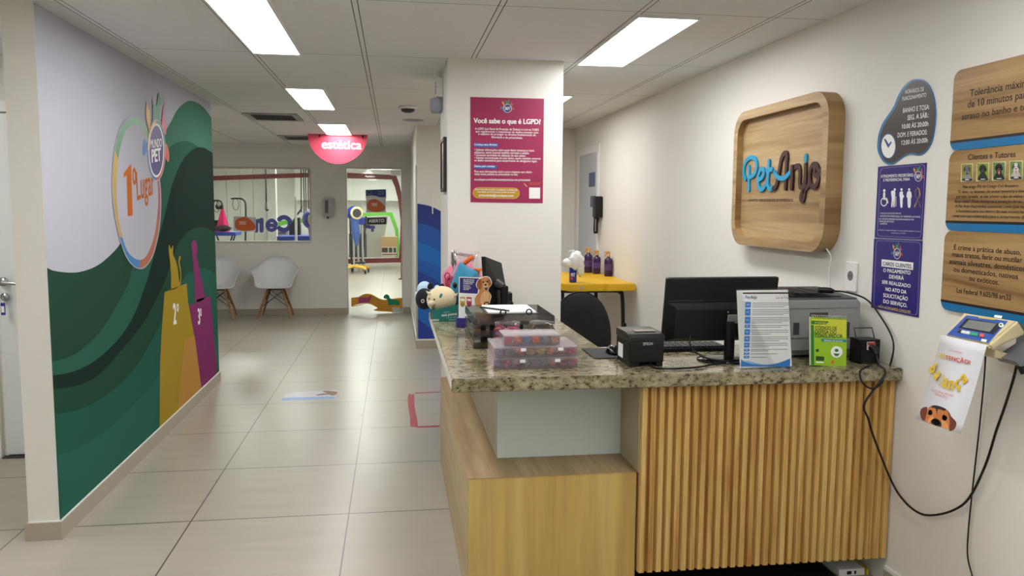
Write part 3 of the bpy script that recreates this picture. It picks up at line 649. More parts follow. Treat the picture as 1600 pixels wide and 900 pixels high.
# laser printer
LP = mat('printer_grey', (150, 150, 150), .45, var=.03); LPD = mat('printer_dark_grey', (66, 66, 66), .5)
t = thing('laser_printer', 'grey laser printer with dark top behind the green booklet', 'printer', (1.72, 3.2, TOP))
x0, x1, y0, y1 = 1.552, 1.898, 3.03, 3.385
b = MB().use(LP); b.box(x0, x1, y0, y1, TOP+.03, TOP+.235, .008); b.box(x0+.01, x1-.01, y0-.004, y0+.01, TOP+.205, TOP+.24, .004); b.box(x0+.02, x1-.02, y0+.02, y1-.02, TOP+.012, TOP+.032)
for fx in (x0+.03, x1-.05):
    for fy in (y0+.04, y1-.05): b.box(fx, fx+.025, fy, fy+.025, TOP, TOP+.014)
b.build('body', parent=t)
b = MB().use(LPD); b.prism([(x0+.004, y0+.01, TOP+.236), (x0+.004, y0+.03, TOP+.246), (x0+.004, y1-.06, TOP+.262), (x0+.004, y1-.005, TOP+.262), (x0+.004, y1-.005, TOP+.236)], (x1-x0-.008, 0, 0)); b.build('top_cover', parent=t)
b = MB().use(BLACK)
for i in range(4): b.box(x0+.05+i*.055, x0+.095+i*.055, y0+.06, y1-.08, TOP+.262, TOP+.264)
b.box(x0+.03, x0+.28, y0+.04, y0+.046, TOP+.249, TOP+.2525); b.build('paper_outlet', parent=t)
b = MB().use(LP); b.box(x0+.03, x1-.03, y0-.006, y0, TOP+.085, TOP+.19, .003); flap = b.build('front_flap', parent=t)
b = MB().use(LPD); b.box(x0+.12, x0+.20, y0-.008, y0-.003, TOP+.172, TOP+.19, .002); b.build('flap_handle', parent=flap)
b = MB().use(LPD); b.box(x0+.05, x0+.075, y0-.008, y0-.005, TOP+.10, TOP+.15); b.build('flap_grip', parent=flap)
b = MB().use(LPD); b.box(x1-.09, x1-.05, y0-.008, y0-.005, TOP+.09, TOP+.15); b.build('flap_grip', parent=flap)
b = MB().use(LP); b.box(x0+.03, x1-.03, y0-.004, y0, TOP+.035, TOP+.078, .002); b.build('paper_tray', parent=t)
b = MB().use(PRINT_W).tube(spline([(1.548, 3.02, TOP+.10), (1.56, 2.985, TOP+.08), (1.555, 2.975, TOP+.04), (1.53, 3.0, TOP+.012)], False, 8), .006); b.use(BLACK).box(1.54, 1.562, 3.005, 3.025, TOP+.095, TOP+.12, .003); tag(b.build('network_cable'), 'grey cable looping between the printed sheet holder and the laser printer', 'cable')

# acrylic holder with printed sheet
t = thing('sheet_holder', 'acrylic stand holding a printed sheet with blue boxes down its left side', 'sign holder', (1.41, 2.86, TOP))
q0, q1 = Vector((1.303, 2.855, TOP+.004)), Vector((1.520, 2.868, TOP+.004)); tilt = Vector((0, .055, .292))
nn = (q1-q0).cross(tilt).normalized(); 
if nn.y > 0: nn = -nn
pg = Plane(q0, nn)
b = MB().use(PRINT_W); b.prism([q0, q1, q1+tilt, q0+tilt], -nn*.0008); b.build('sheet', parent=t)
ACR = glass('acrylic', (254, 255, 255), .01, .03, .6)
b = MB().use(ACR); e = (q1-q0).normalized()*.004; up = tilt.normalized()*.006
b.prism([q0-e-up*.5, q1+e-up*.5, q1+tilt+e+up, q0+tilt-e+up], nn*.0022); b.box(1.30, 1.523, 2.853, 2.94, TOP, TOP+.0025); b.build('acrylic_panel', parent=t)
cg = crop(1155, 450, 6.92)
b = MB().use(PRINT_K); b.flat(pg, cg([(40, 48), (591, 46), (591, 62), (40, 64)]), .0004); b.build('dark_edge', parent=t)
BLU = mat('sheet_blue', (34, 128, 206), .5)
b = MB().use(BLU); ys = [(152, 212), (224, 298), (312, 384), (395, 432), (446, 508), (520, 580), (590, 645), (657, 687), (697, 722), (732, 760)]
for y0_, y1_ in ys:
    dx = -.031*(y0_-152); b.flat(pg, cg([(68+dx, y0_), (127+dx, y0_), (126+dx-.03*(y1_-y0_), y1_), (66+dx-.03*(y1_-y0_), y1_)]), .0004)
b.build('blue_boxes', parent=t)
b = MB().use(BLU); b.flat(pg, spline(cg([(20, 770), (60, 795), (130, 815), (230, 826), (340, 826), (440, 805), (552, 762)]), False, 5)+cg([(549, 850), (17, 850)]), .0004)
b.use(mat('sheet_pale_blue', (140, 190, 230), .5)); b.flat(pg, spline(cg([(60, 790), (110, 790), (200, 818), (260, 828), (130, 818)]), True, 4), .0005); b.build('wave_print', parent=t)
b = MB().use(mat('sheet_grey_print', (120, 122, 128), .6))
body = 'lorem'
lines_ = ['Ao chegar, informe na recepcao o nome do seu pet', 'Para banho e tosa, confirme o horario agendado', 'Traga a carteira de vacinacao atualizada', 'Comunique alergias e cuidados especiais']
k = 0
for y0_, y1_ in ys:
    dx = -.031*(y0_-152); nl = max(1, round((y1_-y0_)/20))
    for i in range(nl):
        yy = y0_+(i+.8)*(y1_-y0_)/nl; xe = 540 if i < nl-1 else 300+((k*97) % 200)
        b.box  # printed body lines are read as fine grey rules at this size
        b.flat(pg, cg([(142+dx, yy-7), (xe+dx, yy-9), (xe+dx, yy-3), (142+dx, yy-1)]), .0004); k += 1
b.build('body_text', parent=t)
front_text(t, 'box_codes', PRINT_W, pg, [(s_, cg([(84-.031*(y-152), (y+y2)/2+8)])[0], cg([(108-.031*(y-152), (y+y2)/2+7)])[0], 2.4) for s_, (y, y2) in zip(['P1', 'P2', 'P3', 'P4', 'P5', 'P6', 'P7', 'P8', 'P9', 'P10'], ys)], off=.0008)
front_text(t, 'title', mat('title_blue', (70, 110, 180), .5), pg, [('Guia de Preços', cg([(392, 116)])[0], cg([(556, 114)])[0], 3.4)], off=.0006)
front_text(t, 'logo_pet', mat('logo_blue', (20, 140, 190), .4), pg, [('Pet', cg([(68, 116)])[0], cg([(120, 116)])[0], 5)], off=.0006, bold=.02)
front_text(t, 'logo_anjo', mat('logo_brown', (70, 36, 30), .4), pg, [('Anjo', cg([(122, 116)])[0], cg([(192, 116)])[0], 5)], off=.0006, bold=.02)

# green spiral booklet
t = thing('consumer_booklet', 'upright green spiral booklet of the consumer code in front of the laser printer', 'booklet', (1.67, 2.87, TOP))
cb = crop(1150, 400, 4.09)
q0, q1 = Vector((1.607, 2.868, TOP+.0035)), Vector((1.745, 2.872, TOP+.0035)); tilt = Vector((0, .028, .192))
nn = (q1-q0).cross(tilt).normalized(); nn = -nn if nn.y > 0 else nn
pb = Plane(q0, nn)
GR = mat('booklet_green', (150, 196, 34), .3, var=.12, scale=9); DG = mat('booklet_dark_green', (34, 120, 50), .35)
A = [pb.at(*p) for p in cb([(478, 388), (708, 400), (705, 708), (480, 698)])]
b = MB().use(GR); b.prism(A, -nn*.004); b.build('cover', parent=t)
b = MB().use(mat('booklet_yellow', (206, 212, 60), .35)); b.flat(pb, cb([(482, 400), (706, 408), (705, 520), (570, 515), (482, 470)]), .0004); b.build('pale_cover_band', parent=t)
b = MB().use(DG); b.flat(pb, cb([(480, 440), (497, 442), (500, 696), (481, 695)]), .0006); b.flat(pb, cb([(482, 413), (595, 418), (575, 437), (482, 436)]), .0006); b.build('dark_green_bands', parent=t)
b = MB().use(mat('paper_edge', (230, 228, 214), .6)); b.prism([p-nn*.0042 for p in A], -nn*.008); b.build('pages', parent=t)
b = MB().use(DG); b.prism([p-nn*.0125 for p in A], Vector((0, .002, 0))); b.box(1.607, 1.743, 2.884, 2.93, TOP+.0002, TOP+.0022); b.build('easel_back', parent=t)
for i in range(16):
    p = A[0]+(A[1]-A[0])*((i+.7)/16.4); b = MB().use(STEEL); b.tube([p+nn*(.004-.007+.0075*math.cos(a)) + Vector((0, 0, .004+.0075*math.sin(a)-.003)) for a in [k_*math.pi/5 for k_ in range(10)]], .0011, 5, closed=True); b.build('spiral_ring', parent=t)
front_text(t, 'title', mat('booklet_title', (44, 92, 40), .5), pb, [('CÓDIGO DE', cb([(505, 470)])[0], cb([(646, 474)])[0], 7), ('DEFESA DO', cb([(505, 496)])[0], cb([(642, 499)])[0], 5.6), ('CONSUMIDOR', cb([(505, 520)])[0], cb([(682, 524)])[0], 5.6)], bold=.035)
front_text(t, 'edition_text', mat('edition_yellow', (220, 226, 90), .5), pb, [('10ª EDIÇÃO', cb([(502, 431)])[0], cb([(574, 433)])[0], 3)], off=.0014, bold=.02)
b = MB().use(mat('band_teal', (30, 130, 140), .5)); b.flat(pb, cb([(545, 529), (705, 535), (705, 551), (545, 546)]), .0007); b.use(PRINT_W); write(b, pb, 'VERSÃO DE BOLSO', cb([(560, 544)])[0], cb([(680, 549)])[0], 2.6, .0014, .02)
b.build('subtitle_band', parent=t)
b = MB().use(PRINT_W); b.flat(pb, ell(1150+643/4.09, 400+613/4.09, 9.3, 9.0, 24), .0008); b.use(DG); b.flat(pb, ell(1150+643/4.09, 400+603/4.09, 3.2, 2.6, 12), .0012); b.flat(pb, cb([(622, 622), (664, 624), (650, 640), (634, 639)]), .0012); b.build('round_seal', parent=t)
b = MB().use(mat('black_tag', (40, 70, 30), .5)); b.flat(pb, cb([(510, 640), (563, 643), (563, 670), (510, 668)]), .0007); b.flat(pb, ell(1150+520/4.09, 400+604/4.09, 2.6, 2.4, 12), .0007); b.use(PRINT_W); b.flat(pb, cb([(512, 674), (560, 677), (560, 684), (512, 682)]), .0007); b.use(mat('orange_mark', (220, 120, 40), .5)); b.flat(pb, cb([(608, 668), (628, 670), (628, 690), (608, 688)]), .0007); b.build('publisher_marks', parent=t)

# counter-top socket box with plug
t = thing('socket_box', 'small black metal socket box with wire handle at the counter end', 'socket box', (1.86, 2.91, TOP))
b = MB().use(BLACK); b.box(1.823, 1.905, 2.90, 2.905, TOP+.004, TOP+.092); b.box(1.823, 1.905, 2.965, 2.97, TOP, TOP+.092); b.box(1.821, 1.826, 2.90, 2.97, TOP, TOP+.092); b.box(1.902, 1.907, 2.90, 2.97, TOP, TOP+.092); b.box(1.821, 1.907, 2.90, 2.97, TOP, TOP+.004); b.box(1.821, 1.907, 2.90, 2.97, TOP+.09, TOP+.096, .001); b.build('box', parent=t)
b = MB().use(mat('outlet_cream', (214, 196, 186), .4)); b.box(1.848, 1.882, 2.892, 2.8995, TOP+.055, TOP+.088, .003); b.use(mat('outlet_red', (168, 60, 50), .5)).box(1.849, 1.881, 2.8905, 2.8918, TOP+.076, TOP+.087); b.build('outlet', parent=t)
b = MB().use(DARK).tube([(1.826, 2.935, TOP+.095), (1.826, 2.955, TOP+.135), (1.904, 2.955, TOP+.135), (1.904, 2.935, TOP+.095)], .0028, 8); b.build('wire_handle', parent=t)
t = thing('power_plug', 'black power plug and cord plugged into the socket box on the counter', 'plug', (1.865, 2.87, TOP+.05))
b = MB().use(BLACK); b.tube([(1.865, 2.8895, TOP+.066), (1.865, 2.866, TOP+.062), (1.863, 2.852, TOP+.045)], [.014, .0145, .009], 12); b.build('plug_body', parent=t)
P1 = PX(1.90)
cord = [Vector((1.863, 2.852, TOP+.045)), Vector((1.861, 2.83, TOP+.01)), Vector((1.861, 2.789, TOP-.02))]+[PY(2.787).at(*p) for p in ((1351, 630), (1357, 655), (1366, 685))]+[PX(1.925).at(*p) for p in ((1393, 752), (1412, 782), (1435, 801), (1458, 805), (1490, 797), (1515, 777), (1540, 726), (1556, 675), (1570, 635), (1584, 590), (1590, 560), (1588, 550))]
b = MB().use(BLACK).tube(spline([tuple(p) for p in cord], False, 6), .0042); b.build('cord', parent=t)
# cord with loose plug lying on the printer
t = thing('loose_cord', 'black cord with a loose plug resting on top of the laser printer', 'cord', (1.85, 3.05, TOP+.26))
cw = [tuple(p) for p in [Vector((1.80, 3.10, TOP+.271)), Vector((1.85, 3.06, TOP+.268)), PX(1.925).at(1354, 468), PX(1.93).at(1376, 495), PX(1.93).at(1393, 525), PX(1.925).at(1396, 548), PX(1.92).at(1388, 578), PY(2.785).at(1376, 600), PY(2.782).at(1362, 607), PY(2.784).at(1348, 598), PY(2.79).at(1344, 580), Vector((1.832, 2.84, TOP+.008)), Vector((1.832, 2.885, TOP+.008))]]
b = MB().use(BLACK).tube(spline(cw, False, 6), .0036); b.build('cord', parent=t)
b = MB().use(BLACK).tube([(1.757, 3.12, TOP+.2735), (1.775, 3.115, TOP+.2735), (1.80, 3.10, TOP+.2725), (1.812, 3.09, TOP+.271)], [.009, .012, .012, .006], 12); b.build('plug', parent=t)

# stacked craft boxes
PLA = glass('clear_plastic', (254, 252, 253), .09, .12, .8, (250, 244, 248)); LIDP = glass('clear_lid', (254, 252, 253), .20, .15, .8, (252, 244, 248))
BITS = [mat('bits_%d' % i, c_, .5, var=.15, scale=70) for i, c_ in enumerate([(214, 70, 122), (250, 128, 84), (70, 124, 200), (245, 112, 60), (140, 140, 150), (206, 150, 104), (150, 128, 176), (176, 60, 96), (206, 76, 112), (220, 180, 90)])]
def craft_box(x0, x1, y0, y1, z0, h, cols, label, latches, latch_label):
    t = thing('organizer_box', label, 'organizer box', ((x0+x1)/2, (y0+y1)/2, z0), 'clear organizer boxes')
    w = .002; zt = z0+h-.008
    b = MB().use(PLA)
    b.box(x0, x1, y0, y0+w, z0, zt); b.box(x0, x1, y1-w, y1, z0, zt); b.box(x0, x0+w, y0+w, y1-w, z0, zt); b.box(x1-w, x1, y0+w, y1-w, z0, zt); b.box(x0+w, x1-w, y0+w, y1-w, z0, z0+w)
    n = len(cols); pit = (x1-x0)/n
    for i in range(1, n): b.box(x0+i*pit-.0008, x0+i*pit+.0008, y0+w, y1-w, z0+w, zt-.002)
    b.box(x0+w, x1-w, (y0+y1)/2-.0008, (y0+y1)/2+.0008, z0+w, zt-.002)
    b.build('tray', parent=t)
    b = MB().use(LIDP); b.box(x0-.002, x1+.002, y0-.002, y1+.002, zt, z0+h-.001, .003); lid_ = b.build('lid', parent=t)
    for i, cc in enumerate(cols):
        b = MB().use(BITS[cc])
        for _ in range(44):
            px = x0+i*pit+random.uniform(.011, pit-.011); py = random.choice([random.uniform(y0+.012, y0+.05), random.uniform(y0+.012, y1-.014)]); pz = z0+.007+random.random()*(h-.022)
            r = random.uniform(.006, .010); a = random.random()*6.28
            b.tube([(px+r*math.cos(a+k_*1.57), py+r*math.sin(a+k_*1.57)*.8, pz+.002*(k_ % 2)) for k_ in range(4)], .0032, 5, closed=True)
        o = b.build('hair_bows', parent=t); o['kind'] = 'stuff'
    for lx in latches:
        b = MB().use(PLA); b.box(lx-.028, lx+.028, y0-.006, y0-.0022, zt-.016, zt+.005, .001); b.use(PRINT_W).box(lx+.001, lx+.022, y0-.0068, y0-.0062, zt-.010, zt+.002); b.build('latch', parent=lid_)
craft_box(.366, .690, 2.952, 3.165, TOP+.0005, .0425, [6, 0, 7, 4, 6, 4, 8, 7, 8], 'clear divided box of hair bows, bottom of the stack of three', (.465, .60), '')
craft_box(.370, .690, 2.955, 3.168, TOP+.0435, .0425, [6, 4, 1, 5, 9, 1, 8, 8], 'clear divided box of hair bows, middle of the stack of three', (.468, .612), '')
craft_box(.408, .624, 2.968, 3.10, TOP+.0865, .043, [0, 1, 2, 3, 4, 5], 'small clear divided box with orange and blue bows, topmost of the stack', (), '')

# two clear jars
JG = glass('jar_clear', (254, 255, 255), .03, .05, .8)
def jar(cx, cy, r, label, fill):
    t = thing('bow_jar', label, 'jar', (cx, cy, TOP), 'clear plastic jars')
    b = MB().use(JG); b.lathe([(0, .001), (r*.93, .001), (r, .008), (r, .098), (r*.9, .112), (r*.86, .120)], (cx, cy, TOP), 32); b.build('jar_body', parent=t)
    b = MB().use(JG); b.lathe([(r*.88, .119), (r*.90, .119), (r*.90, .134), (r*.86, .136), (0, .136)], (cx, cy, TOP), 32); b.build('jar_lid', parent=t)
    b = MB()
    for _ in range(fill[1]):
        a = random.random()*6.28; q = math.sqrt(random.random())*(r-.013); z = TOP+.01+random.random()*fill[2]
        b.use(BITS[random.choice(fill[0])]); rr = random.uniform(.006, .010); a0 = random.random()*6; tz = random.uniform(-.6, .6)
        b.tube([(cx+q*math.cos(a)+rr*math.cos(a0+k_*1.57)*.9, cy+q*math.sin(a)+rr*math.sin(a0+k_*1.57)*.8, z+tz*.004*(k_ % 2)) for k_ in range(4)], .0027, 5, closed=True)
    o = b.build('hair_bows', parent=t); o['kind'] = 'stuff'
jar(.463, 3.262, .060, 'clear round jar full of pink, red and blue bows behind the boxes', ([0, 0, 8, 7, 2, 3], 300, .102))
jar(.607, 3.262, .058, 'clear round jar almost empty with yellow bits behind the boxes', ([9, 9, 5], 40, .05))

# smoked document trays with a clipboard
SMK = glass('smoked_acrylic', (226, 224, 220), .13, .08, .9, (132, 130, 126))
t = thing('document_tray', 'three tier smoked acrylic document tray behind the jars', 'document tray', (.515, 3.62, TOP))
for i, z in enumerate((TOP+.001, TOP+.052, TOP+.104)):
    b = MB().use(SMK); x0, x1, y0, y1 = .335, .690, 3.40-.0*i, 3.82; h = .036
    b.box(x0, x1, y0, y1, z, z+.0025); b.box(x0, x0+.0025, y0, y1, z+.0025, z+h); b.box(x1-.0025, x1, y0, y1, z+.0025, z+h); b.box(x0, x1, y1-.0025, y1, z+.0025, z+h); b.box(x0, x1, y0, y0+.0025, z+.0025, z+h*.8)
    b.build('tray', parent=t)
for px, py in ((.42, 3.43), (.42, 3.79), (.60, 3.43), (.60, 3.79)):
    b = MB().use(BLACK); b.box(px-.012, px+.012, py-.008, py+.008, TOP+.0040, TOP+.051); b.build('riser', parent=t); b = MB().use(BLACK); b.box(px-.012, px+.012, py-.008, py+.008, TOP+.055, TOP+.103); b.build('riser', parent=t)
t = thing('clipboard', 'dark clipboard with a white paper pad and ring clips on the top tray', 'clipboard', (.55, 3.6, TOP+.141))
z = TOP+.1415
b = MB().use(DARK).box(.395, .632, 3.45, 3.74, z, z+.004, .001); b.build('board', parent=t)
b = MB().use(PRINT_W).box(.405, .620, 3.46, 3.73, z+.0042, z+.010); b.build('paper_pad', parent=t)
for px, py in ((.43, 3.73), (.545, 3.74), (.47, 3.455), (.585, 3.455)):
    b = MB().use(BLACK).tube([(px+.012*math.cos(a), py+(.004 if py > 3.6 else -.004), z+.010+.012*math.sin(a)) for a in [k_*math.pi/6 for k_ in range(12)]], .0032, 6, closed=True); b.build('binder_ring', parent=t)
b = MB().use(mat('pen_dark', (40, 40, 44), .3)).tube([(.385, 3.60, z+.016), (.50, 3.475, z+.0138)], [.0045, .0035], 8); b.use(mat('pen_wood', (196, 130, 70), .5)).tube([(.375, 3.611, z+.0162), (.385, 3.60, z+.016)], [.001, .0042], 8); tag(b.build('pencil', origin=(.43, 3.54, z+.012)), 'dark pencil lying across the left edge of the clipboard', 'pencil')

# ================================================================== PLUSH TOYS AND CARDBOARD DISPLAY AT THE COLUMN END
TEAL = mat('box_teal', (24, 112, 104), .5)
t = thing('toy_box', 'teal cardboard tray of plush toys on the far left corner of the granite', 'toy box', (.26, 4.40, TOP))
x0, x1, y0, y1 = .200, .352, 4.27, 4.56
b = MB().use(TEAL); b.prism([(x0, y0, TOP+.0005), (x1, y0, TOP+.0005), (x1, y0, TOP+.094), (x0, y0, TOP+.060)], (0, .003, 0)); b.prism([(x0, y0+.003, TOP+.0005), (x0, y1, TOP+.0005), (x0, y1, TOP+.12), (x0, y0+.003, TOP+.060)], (.003, 0, 0)); b.prism([(x1-.003, y0+.003, TOP+.0005), (x1-.003, y1, TOP+.0005), (x1-.003, y1, TOP+.14), (x1-.003, y0+.003, TOP+.094)], (.003, 0, 0)); b.box(x0+.003, x1-.003, y0+.003, y1, TOP+.0005, TOP+.003); b.prism([(x0+.003, y1-.003, TOP+.003), (x1-.003, y1-.003, TOP+.003), (x1-.003, y1-.003, TOP+.14), (x0+.003, y1-.003, TOP+.12)], (0, .003, 0)); tty = b.build('tray', parent=t)
pt = PY(4.27); ct = crop(640, 380, 6)
front_text(tty, 'lettering', PRINT_W, pt, [('AMIGO', (673.0, 502), (686, 501.5), 3.0)], bold=.02); front_text(tty, 'lettering', PRINT_W, pt, [('seus pontos', (690, 494.5), (714, 492), 3.4)], bold=.02)
front_text(t, 'small_lettering', mat('box_mint', (120, 190, 176), .5), pt, [('quero', (693, 489.5), (703, 488.5), 2.2), ('trocar por', (697, 497.5), (714, 496), 2.0), ('festa', (701, 501.5), (713, 500), 3.2)], bold=.02)
FUR = dict(cream=mat('plush_cream', (226, 208, 170), .95, var=.08, scale=90, bump=.3, sheen=.4), navy=mat('plush_black', (20, 20, 34), .95, var=.2, scale=90, bump=.3, sheen=.1), sky=mat('plush_pale_blue', (190, 214, 232), .95, var=.06, scale=90, bump=.3, sheen=.4), blue=mat('plush_blue', (52, 138, 172), .95, var=.08, scale=90, bump=.25, sheen=.3), orange=mat('plush_orange', (216, 104, 36), .95, var=.08, scale=90, bump=.3, sheen=.2), pink=mat('plush_pink', (236, 130, 158), .95, var=.12, scale=60, bump=.3, sheen=.3), teal=mat('plush_teal', (40, 128, 130), .9, var=.1), rose=mat('plush_rose', (200, 70, 96), .9, var=.1))
EYE_K = mat('eye_black', (8, 8, 10), .1)
def W(px, py, Y): return PY(Y).at(px, py)
# cream plush
cpos = W(690, 468, 4.37)
t = thing('plush_toy', 'round cream plush with small horns and a teal eye patch in the teal tray', 'plush toy', (cpos.x, cpos.y, TOP+.01), 'plush toys')
b = MB().use(FUR['cream']).blob(cpos, (.082, .066, .074), Matrix.Rotation(math.radians(-12), 3, 'Y'), 24); b.build('body', parent=t)
for px, py, tx in ((669, 458, -.018), (713, 461, .012)):
    p = W(px, py, 4.34); b = MB().use(FUR['cream']).tube([p+Vector((.018 if tx < 0 else -.012, .012, -.004)), p, p+Vector((tx*.6, -.002, .012))], [.010, .008, .002], 10); b.build('horn', parent=t)
b = MB().use(FUR['cream']).blob(W(674, 474, 4.312), (.019, .012, .014)); b.build('snout', parent=t)
b = MB().use(FUR['teal']).blob(W(688.5, 463, 4.315), (.009, .010, .017), Matrix.Rotation(.35, 3, 'Y')); b.build('eye_patch', parent=t)
for px, py in ((670.5, 467), (678.5, 468)):
    b = MB().use(EYE_K).blob(W(px, py, 4.312), (.0045, .004, .005), None, 10); b.build('eye', parent=t)
# black cow plush
p = W(663, 467, 4.47)
t = thing('plush_toy', 'black plush with white ringed eye squeezed beside the cream plush', 'plush toy', (p.x, p.y, TOP+.01), 'plush toys')
b = MB().use(FUR['navy']).blob(p, (.050, .042, .060), None, 22); b.build('body', parent=t)
b = MB().use(PRINT_W); b.tube([W(660.5+2.1*math.cos(a), 470.5+2.6*math.sin(a), 4.428) for a in [k_*math.pi/7 for k_ in range(14)]], .0016, 6, closed=True); b.build('eye_ring', parent=t)
for px, py in ((672.5, 447), (690, 449)):
    b = MB().use(FUR['navy']).blob(W(px, py, 4.49), (.016, .012, .022), Matrix.Rotation(.4, 3, 'Y'), 14); b.build('ear', parent=t)
p = W(664, 452, 4.56)
t = thing('plush_toy', 'pale blue and white plush at the back left of the teal tray', 'plush toy', (p.x, p.y, TOP+.03), 'plush toys')
b = MB().use(FUR['sky']).blob(p+Vector((-.002, 0, -.01)), (.046, .040, .056), None, 20); b.build('body', parent=t)
for px, py in ((653, 462), (683, 452)):
    b = MB().use(FUR['sky']).blob(W(px, py, 4.49), (.020, .018, .024), None, 14); b.build('paw', parent=t)
# blue plush with orange fins
p = W(724, 440, 4.44)
t = thing('plush_toy', 'tall blue plush with orange fins leaning over the dog display card', 'plush toy', (p.x, p.y, TOP+.0005), 'plush toys')
out = spline(ct([(452, 530), (400, 505), (372, 450), (392, 380), (420, 290), (455, 205), (482, 172), (520, 200), (570, 235), (640, 262), (652, 320), (640, 420), (610, 520), (560, 590)]), True, 3)
def pillow(mb, pts, Y, depth, rings=5):
    pc = [PY(Y).at(*q) for q in pts]; pc = [Vector((q.x, q.y, max(q.z, TOP+.002))) for q in pc]; cen = sum(pc, Vector())/len(pc); n = len(pc); vs = []; fs = []
    for sg in (-1, 1):
        o = len(vs)
        for r in range(rings):
            k = math.cos(r/rings*math.pi/2); z = math.sin(r/rings*math.pi/2)
            vs += [cen+(q-cen)*k+Vector((0, sg*depth*z, 0)) for q in pc]
        vs.append(cen+Vector((0, sg*depth, 0)))
        for r in range(rings-1):
            for i in range(n): fs.append([o+r*n+i, o+r*n+(i+1) % n, o+(r+1)*n+(i+1) % n, o+(r+1)*n+i])
        for i in range(n): fs.append([o+(rings-1)*n+i, o+(rings-1)*n+(i+1) % n, o+rings*n])
    mb.add(vs, fs, True)
b = MB().use(FUR['blue']); pillow(b, out, 4.44, .06); pillow(b, [W2 for W2 in [(708, 470), (712, 460), (742, 460), (744, 500), (738, 505.5), (714, 505.5)]], 4.44, .045); b.build('body', parent=t)
for pts in ([(496, 195), (500, 175), (530, 145), (570, 118), (598, 115), (605, 130), (590, 155), (555, 185), (525, 203)], [(600, 240), (640, 235), (700, 232), (716, 240), (705, 254), (660, 260), (650, 300), (625, 305), (618, 262)]):
    b = MB().use(FUR['orange']); pillow(b, spline(ct(pts), True, 3), 4.44, .018); b.build('fin', parent=t)
b = MB().use(EYE_K).blob(W(710.5, 446, 4.39), (.012, .008, .017), None, 14); b.build('eye', parent=t)
b = MB().use(EYE_K).tube([W(703, 450, 4.397), W(706, 455.5, 4.391), W(709, 453, 4.389)], .0022, 6); b.build('mouth', parent=t)
# pink plush in a clear bag
p = W(722, 425, 4.57)
t = thing('plush_toy', 'pink plush wrapped in a clear plastic bag against the column', 'plush toy', (p.x, p.y, TOP+.0005), 'plush toys')
b = MB().use(FUR['pink']); b.blob(p+Vector((0, .0, -.06)), (.115, .06, .125), None, 24, lambda q: q*(1+.05*math.sin(7*q.x+5*q.z)*math.cos(6*q.y))); b.blob(Vector((p.x, 4.575, TOP+.09)), (.10, .055, .09), None, 20); b.build('body', parent=t)
b = MB().use(FUR['rose']); b.tube([W(703+6*math.cos(a), 441+8*math.sin(a), 4.512) for a in [k_*math.pi/8 for k_ in range(16)]], .009, 8, closed=True); b.build('arm_ring', parent=t)
b = MB().use(EYE_K).tube([W(699+4*math.cos(a), 432+5.5*math.sin(a), 4.508) for a in [k_*math.pi/8 for k_ in range(16)]], .0024, 6, closed=True); b.build('cord_loop', parent=t)
b = MB().use(glass('bag_film', (250, 246, 248), .10, .12, 1.2, (246, 226, 234)))
bag = spline(ct([(330, 430), (350, 300), (385, 200), (390, 80), (440, 60), (520, 72), (600, 80), (648, 75), (640, 150), (650, 240), (655, 400), (640, 560), (350, 560)]), True, 3); pillow(b, bag, 4.585, .095); b.build('clear_bag', parent=t)

# cardboard stand with dog
PURP = mat('card_purple', (46, 34, 120), .5)
t = thing('display_card', 'cardboard display card with a golden dog and a purple base beside the teal tray', 'display card', (.39, 4.05, TOP))
b = MB().use(PURP).box(.312, .435, 4.02, 4.10, TOP+.0005, TOP+.048, .001); b.build('base', parent=t)
pc = PY(4.045)
def flatback(mb, pts, th=.004, off=0): mb.prism([pc.at(*q, off) for q in pts][::-1], (0, th, 0))
b = MB().use(PRINT_W); flatback(b, [(717, 432.5), (758, 434), (756, 480), (752, 498), (716.5, 502)]); b.build('card', parent=t)
b = MB().use(PURP); b.flat(pc, [(718.5, 433.8), (750, 435.2), (746, 459), (718, 457.5)], .0006); b.build('purple_panel', parent=t)
front_text(t, 'lettering', PRINT_W, pc, [('SEU PROTETOR', (724, 438.3), (741, 439), 2.2), ('CONTRA PULGAS', (724, 441.2), (740.5, 441.9), 2.2), ('E CARRAPATOS', (724, 444), (738, 444.6), 2.0), ('PROTEJA A', (724, 447.5), (735, 448), 2.0), ('SAÚDE DO', (724, 450.2), (736, 450.7), 2.0), ('SEU PET', (724, 453), (733, 453.4), 2.0)], off=.001, bold=.03)
for i, (px, col) in enumerate(((718.8, (206, 170, 70)), (729, (190, 70, 80)), (740.5, (70, 160, 210)))):
    b = MB().use(mat('pack_%d' % i, col, .45)); b.flat(pc, [(px, 463.5+.4*i), (px+8, 464+.4*i), (px+8, 477), (px, 476.5)], .0008); b.use(PRINT_W); b.flat(pc, [(px+1, 466.3+.4*i), (px+7, 466.8+.4*i), (px+7, 470.5), (px+1, 470)], .0012); b.use(mat('pack_disc_%d' % i, [min(255, int(v*.8)) for v in col], .5)); b.flat(pc, ell(px+4, 476, 3.2, 3.6, 14), .0016); b.build('product_print', parent=t)
GOLD = mat('dog_gold', (206, 142, 82), .6, var=.14, scale=55); GOLD_D = mat('dog_gold_dark', (158, 92, 44), .6, var=.15, scale=60); GOLD_L = mat('dog_gold_pale', (228, 180, 128), .6, var=.1, scale=55)
b = MB().use(PRINT_W); dog = spline(ct([(606, 520), (640, 470), (650, 440), (622, 400), (636, 350), (680, 318), (720, 310), (750, 320), (772, 365), (765, 395), (745, 420), (740, 450), (766, 490), (755, 545), (735, 590), (650, 600), (612, 590)]), True, 3); flatback(b, dog, .004, .006)
b.use(GOLD); sm = [(762-.945*0+0, 0)]
cxd, cyd = 756, 455
inn = [(cxd+(x-cxd)*.93, cyd+(y-cyd)*.955) for x, y in dog]; b.flat(pc, inn, .0068)
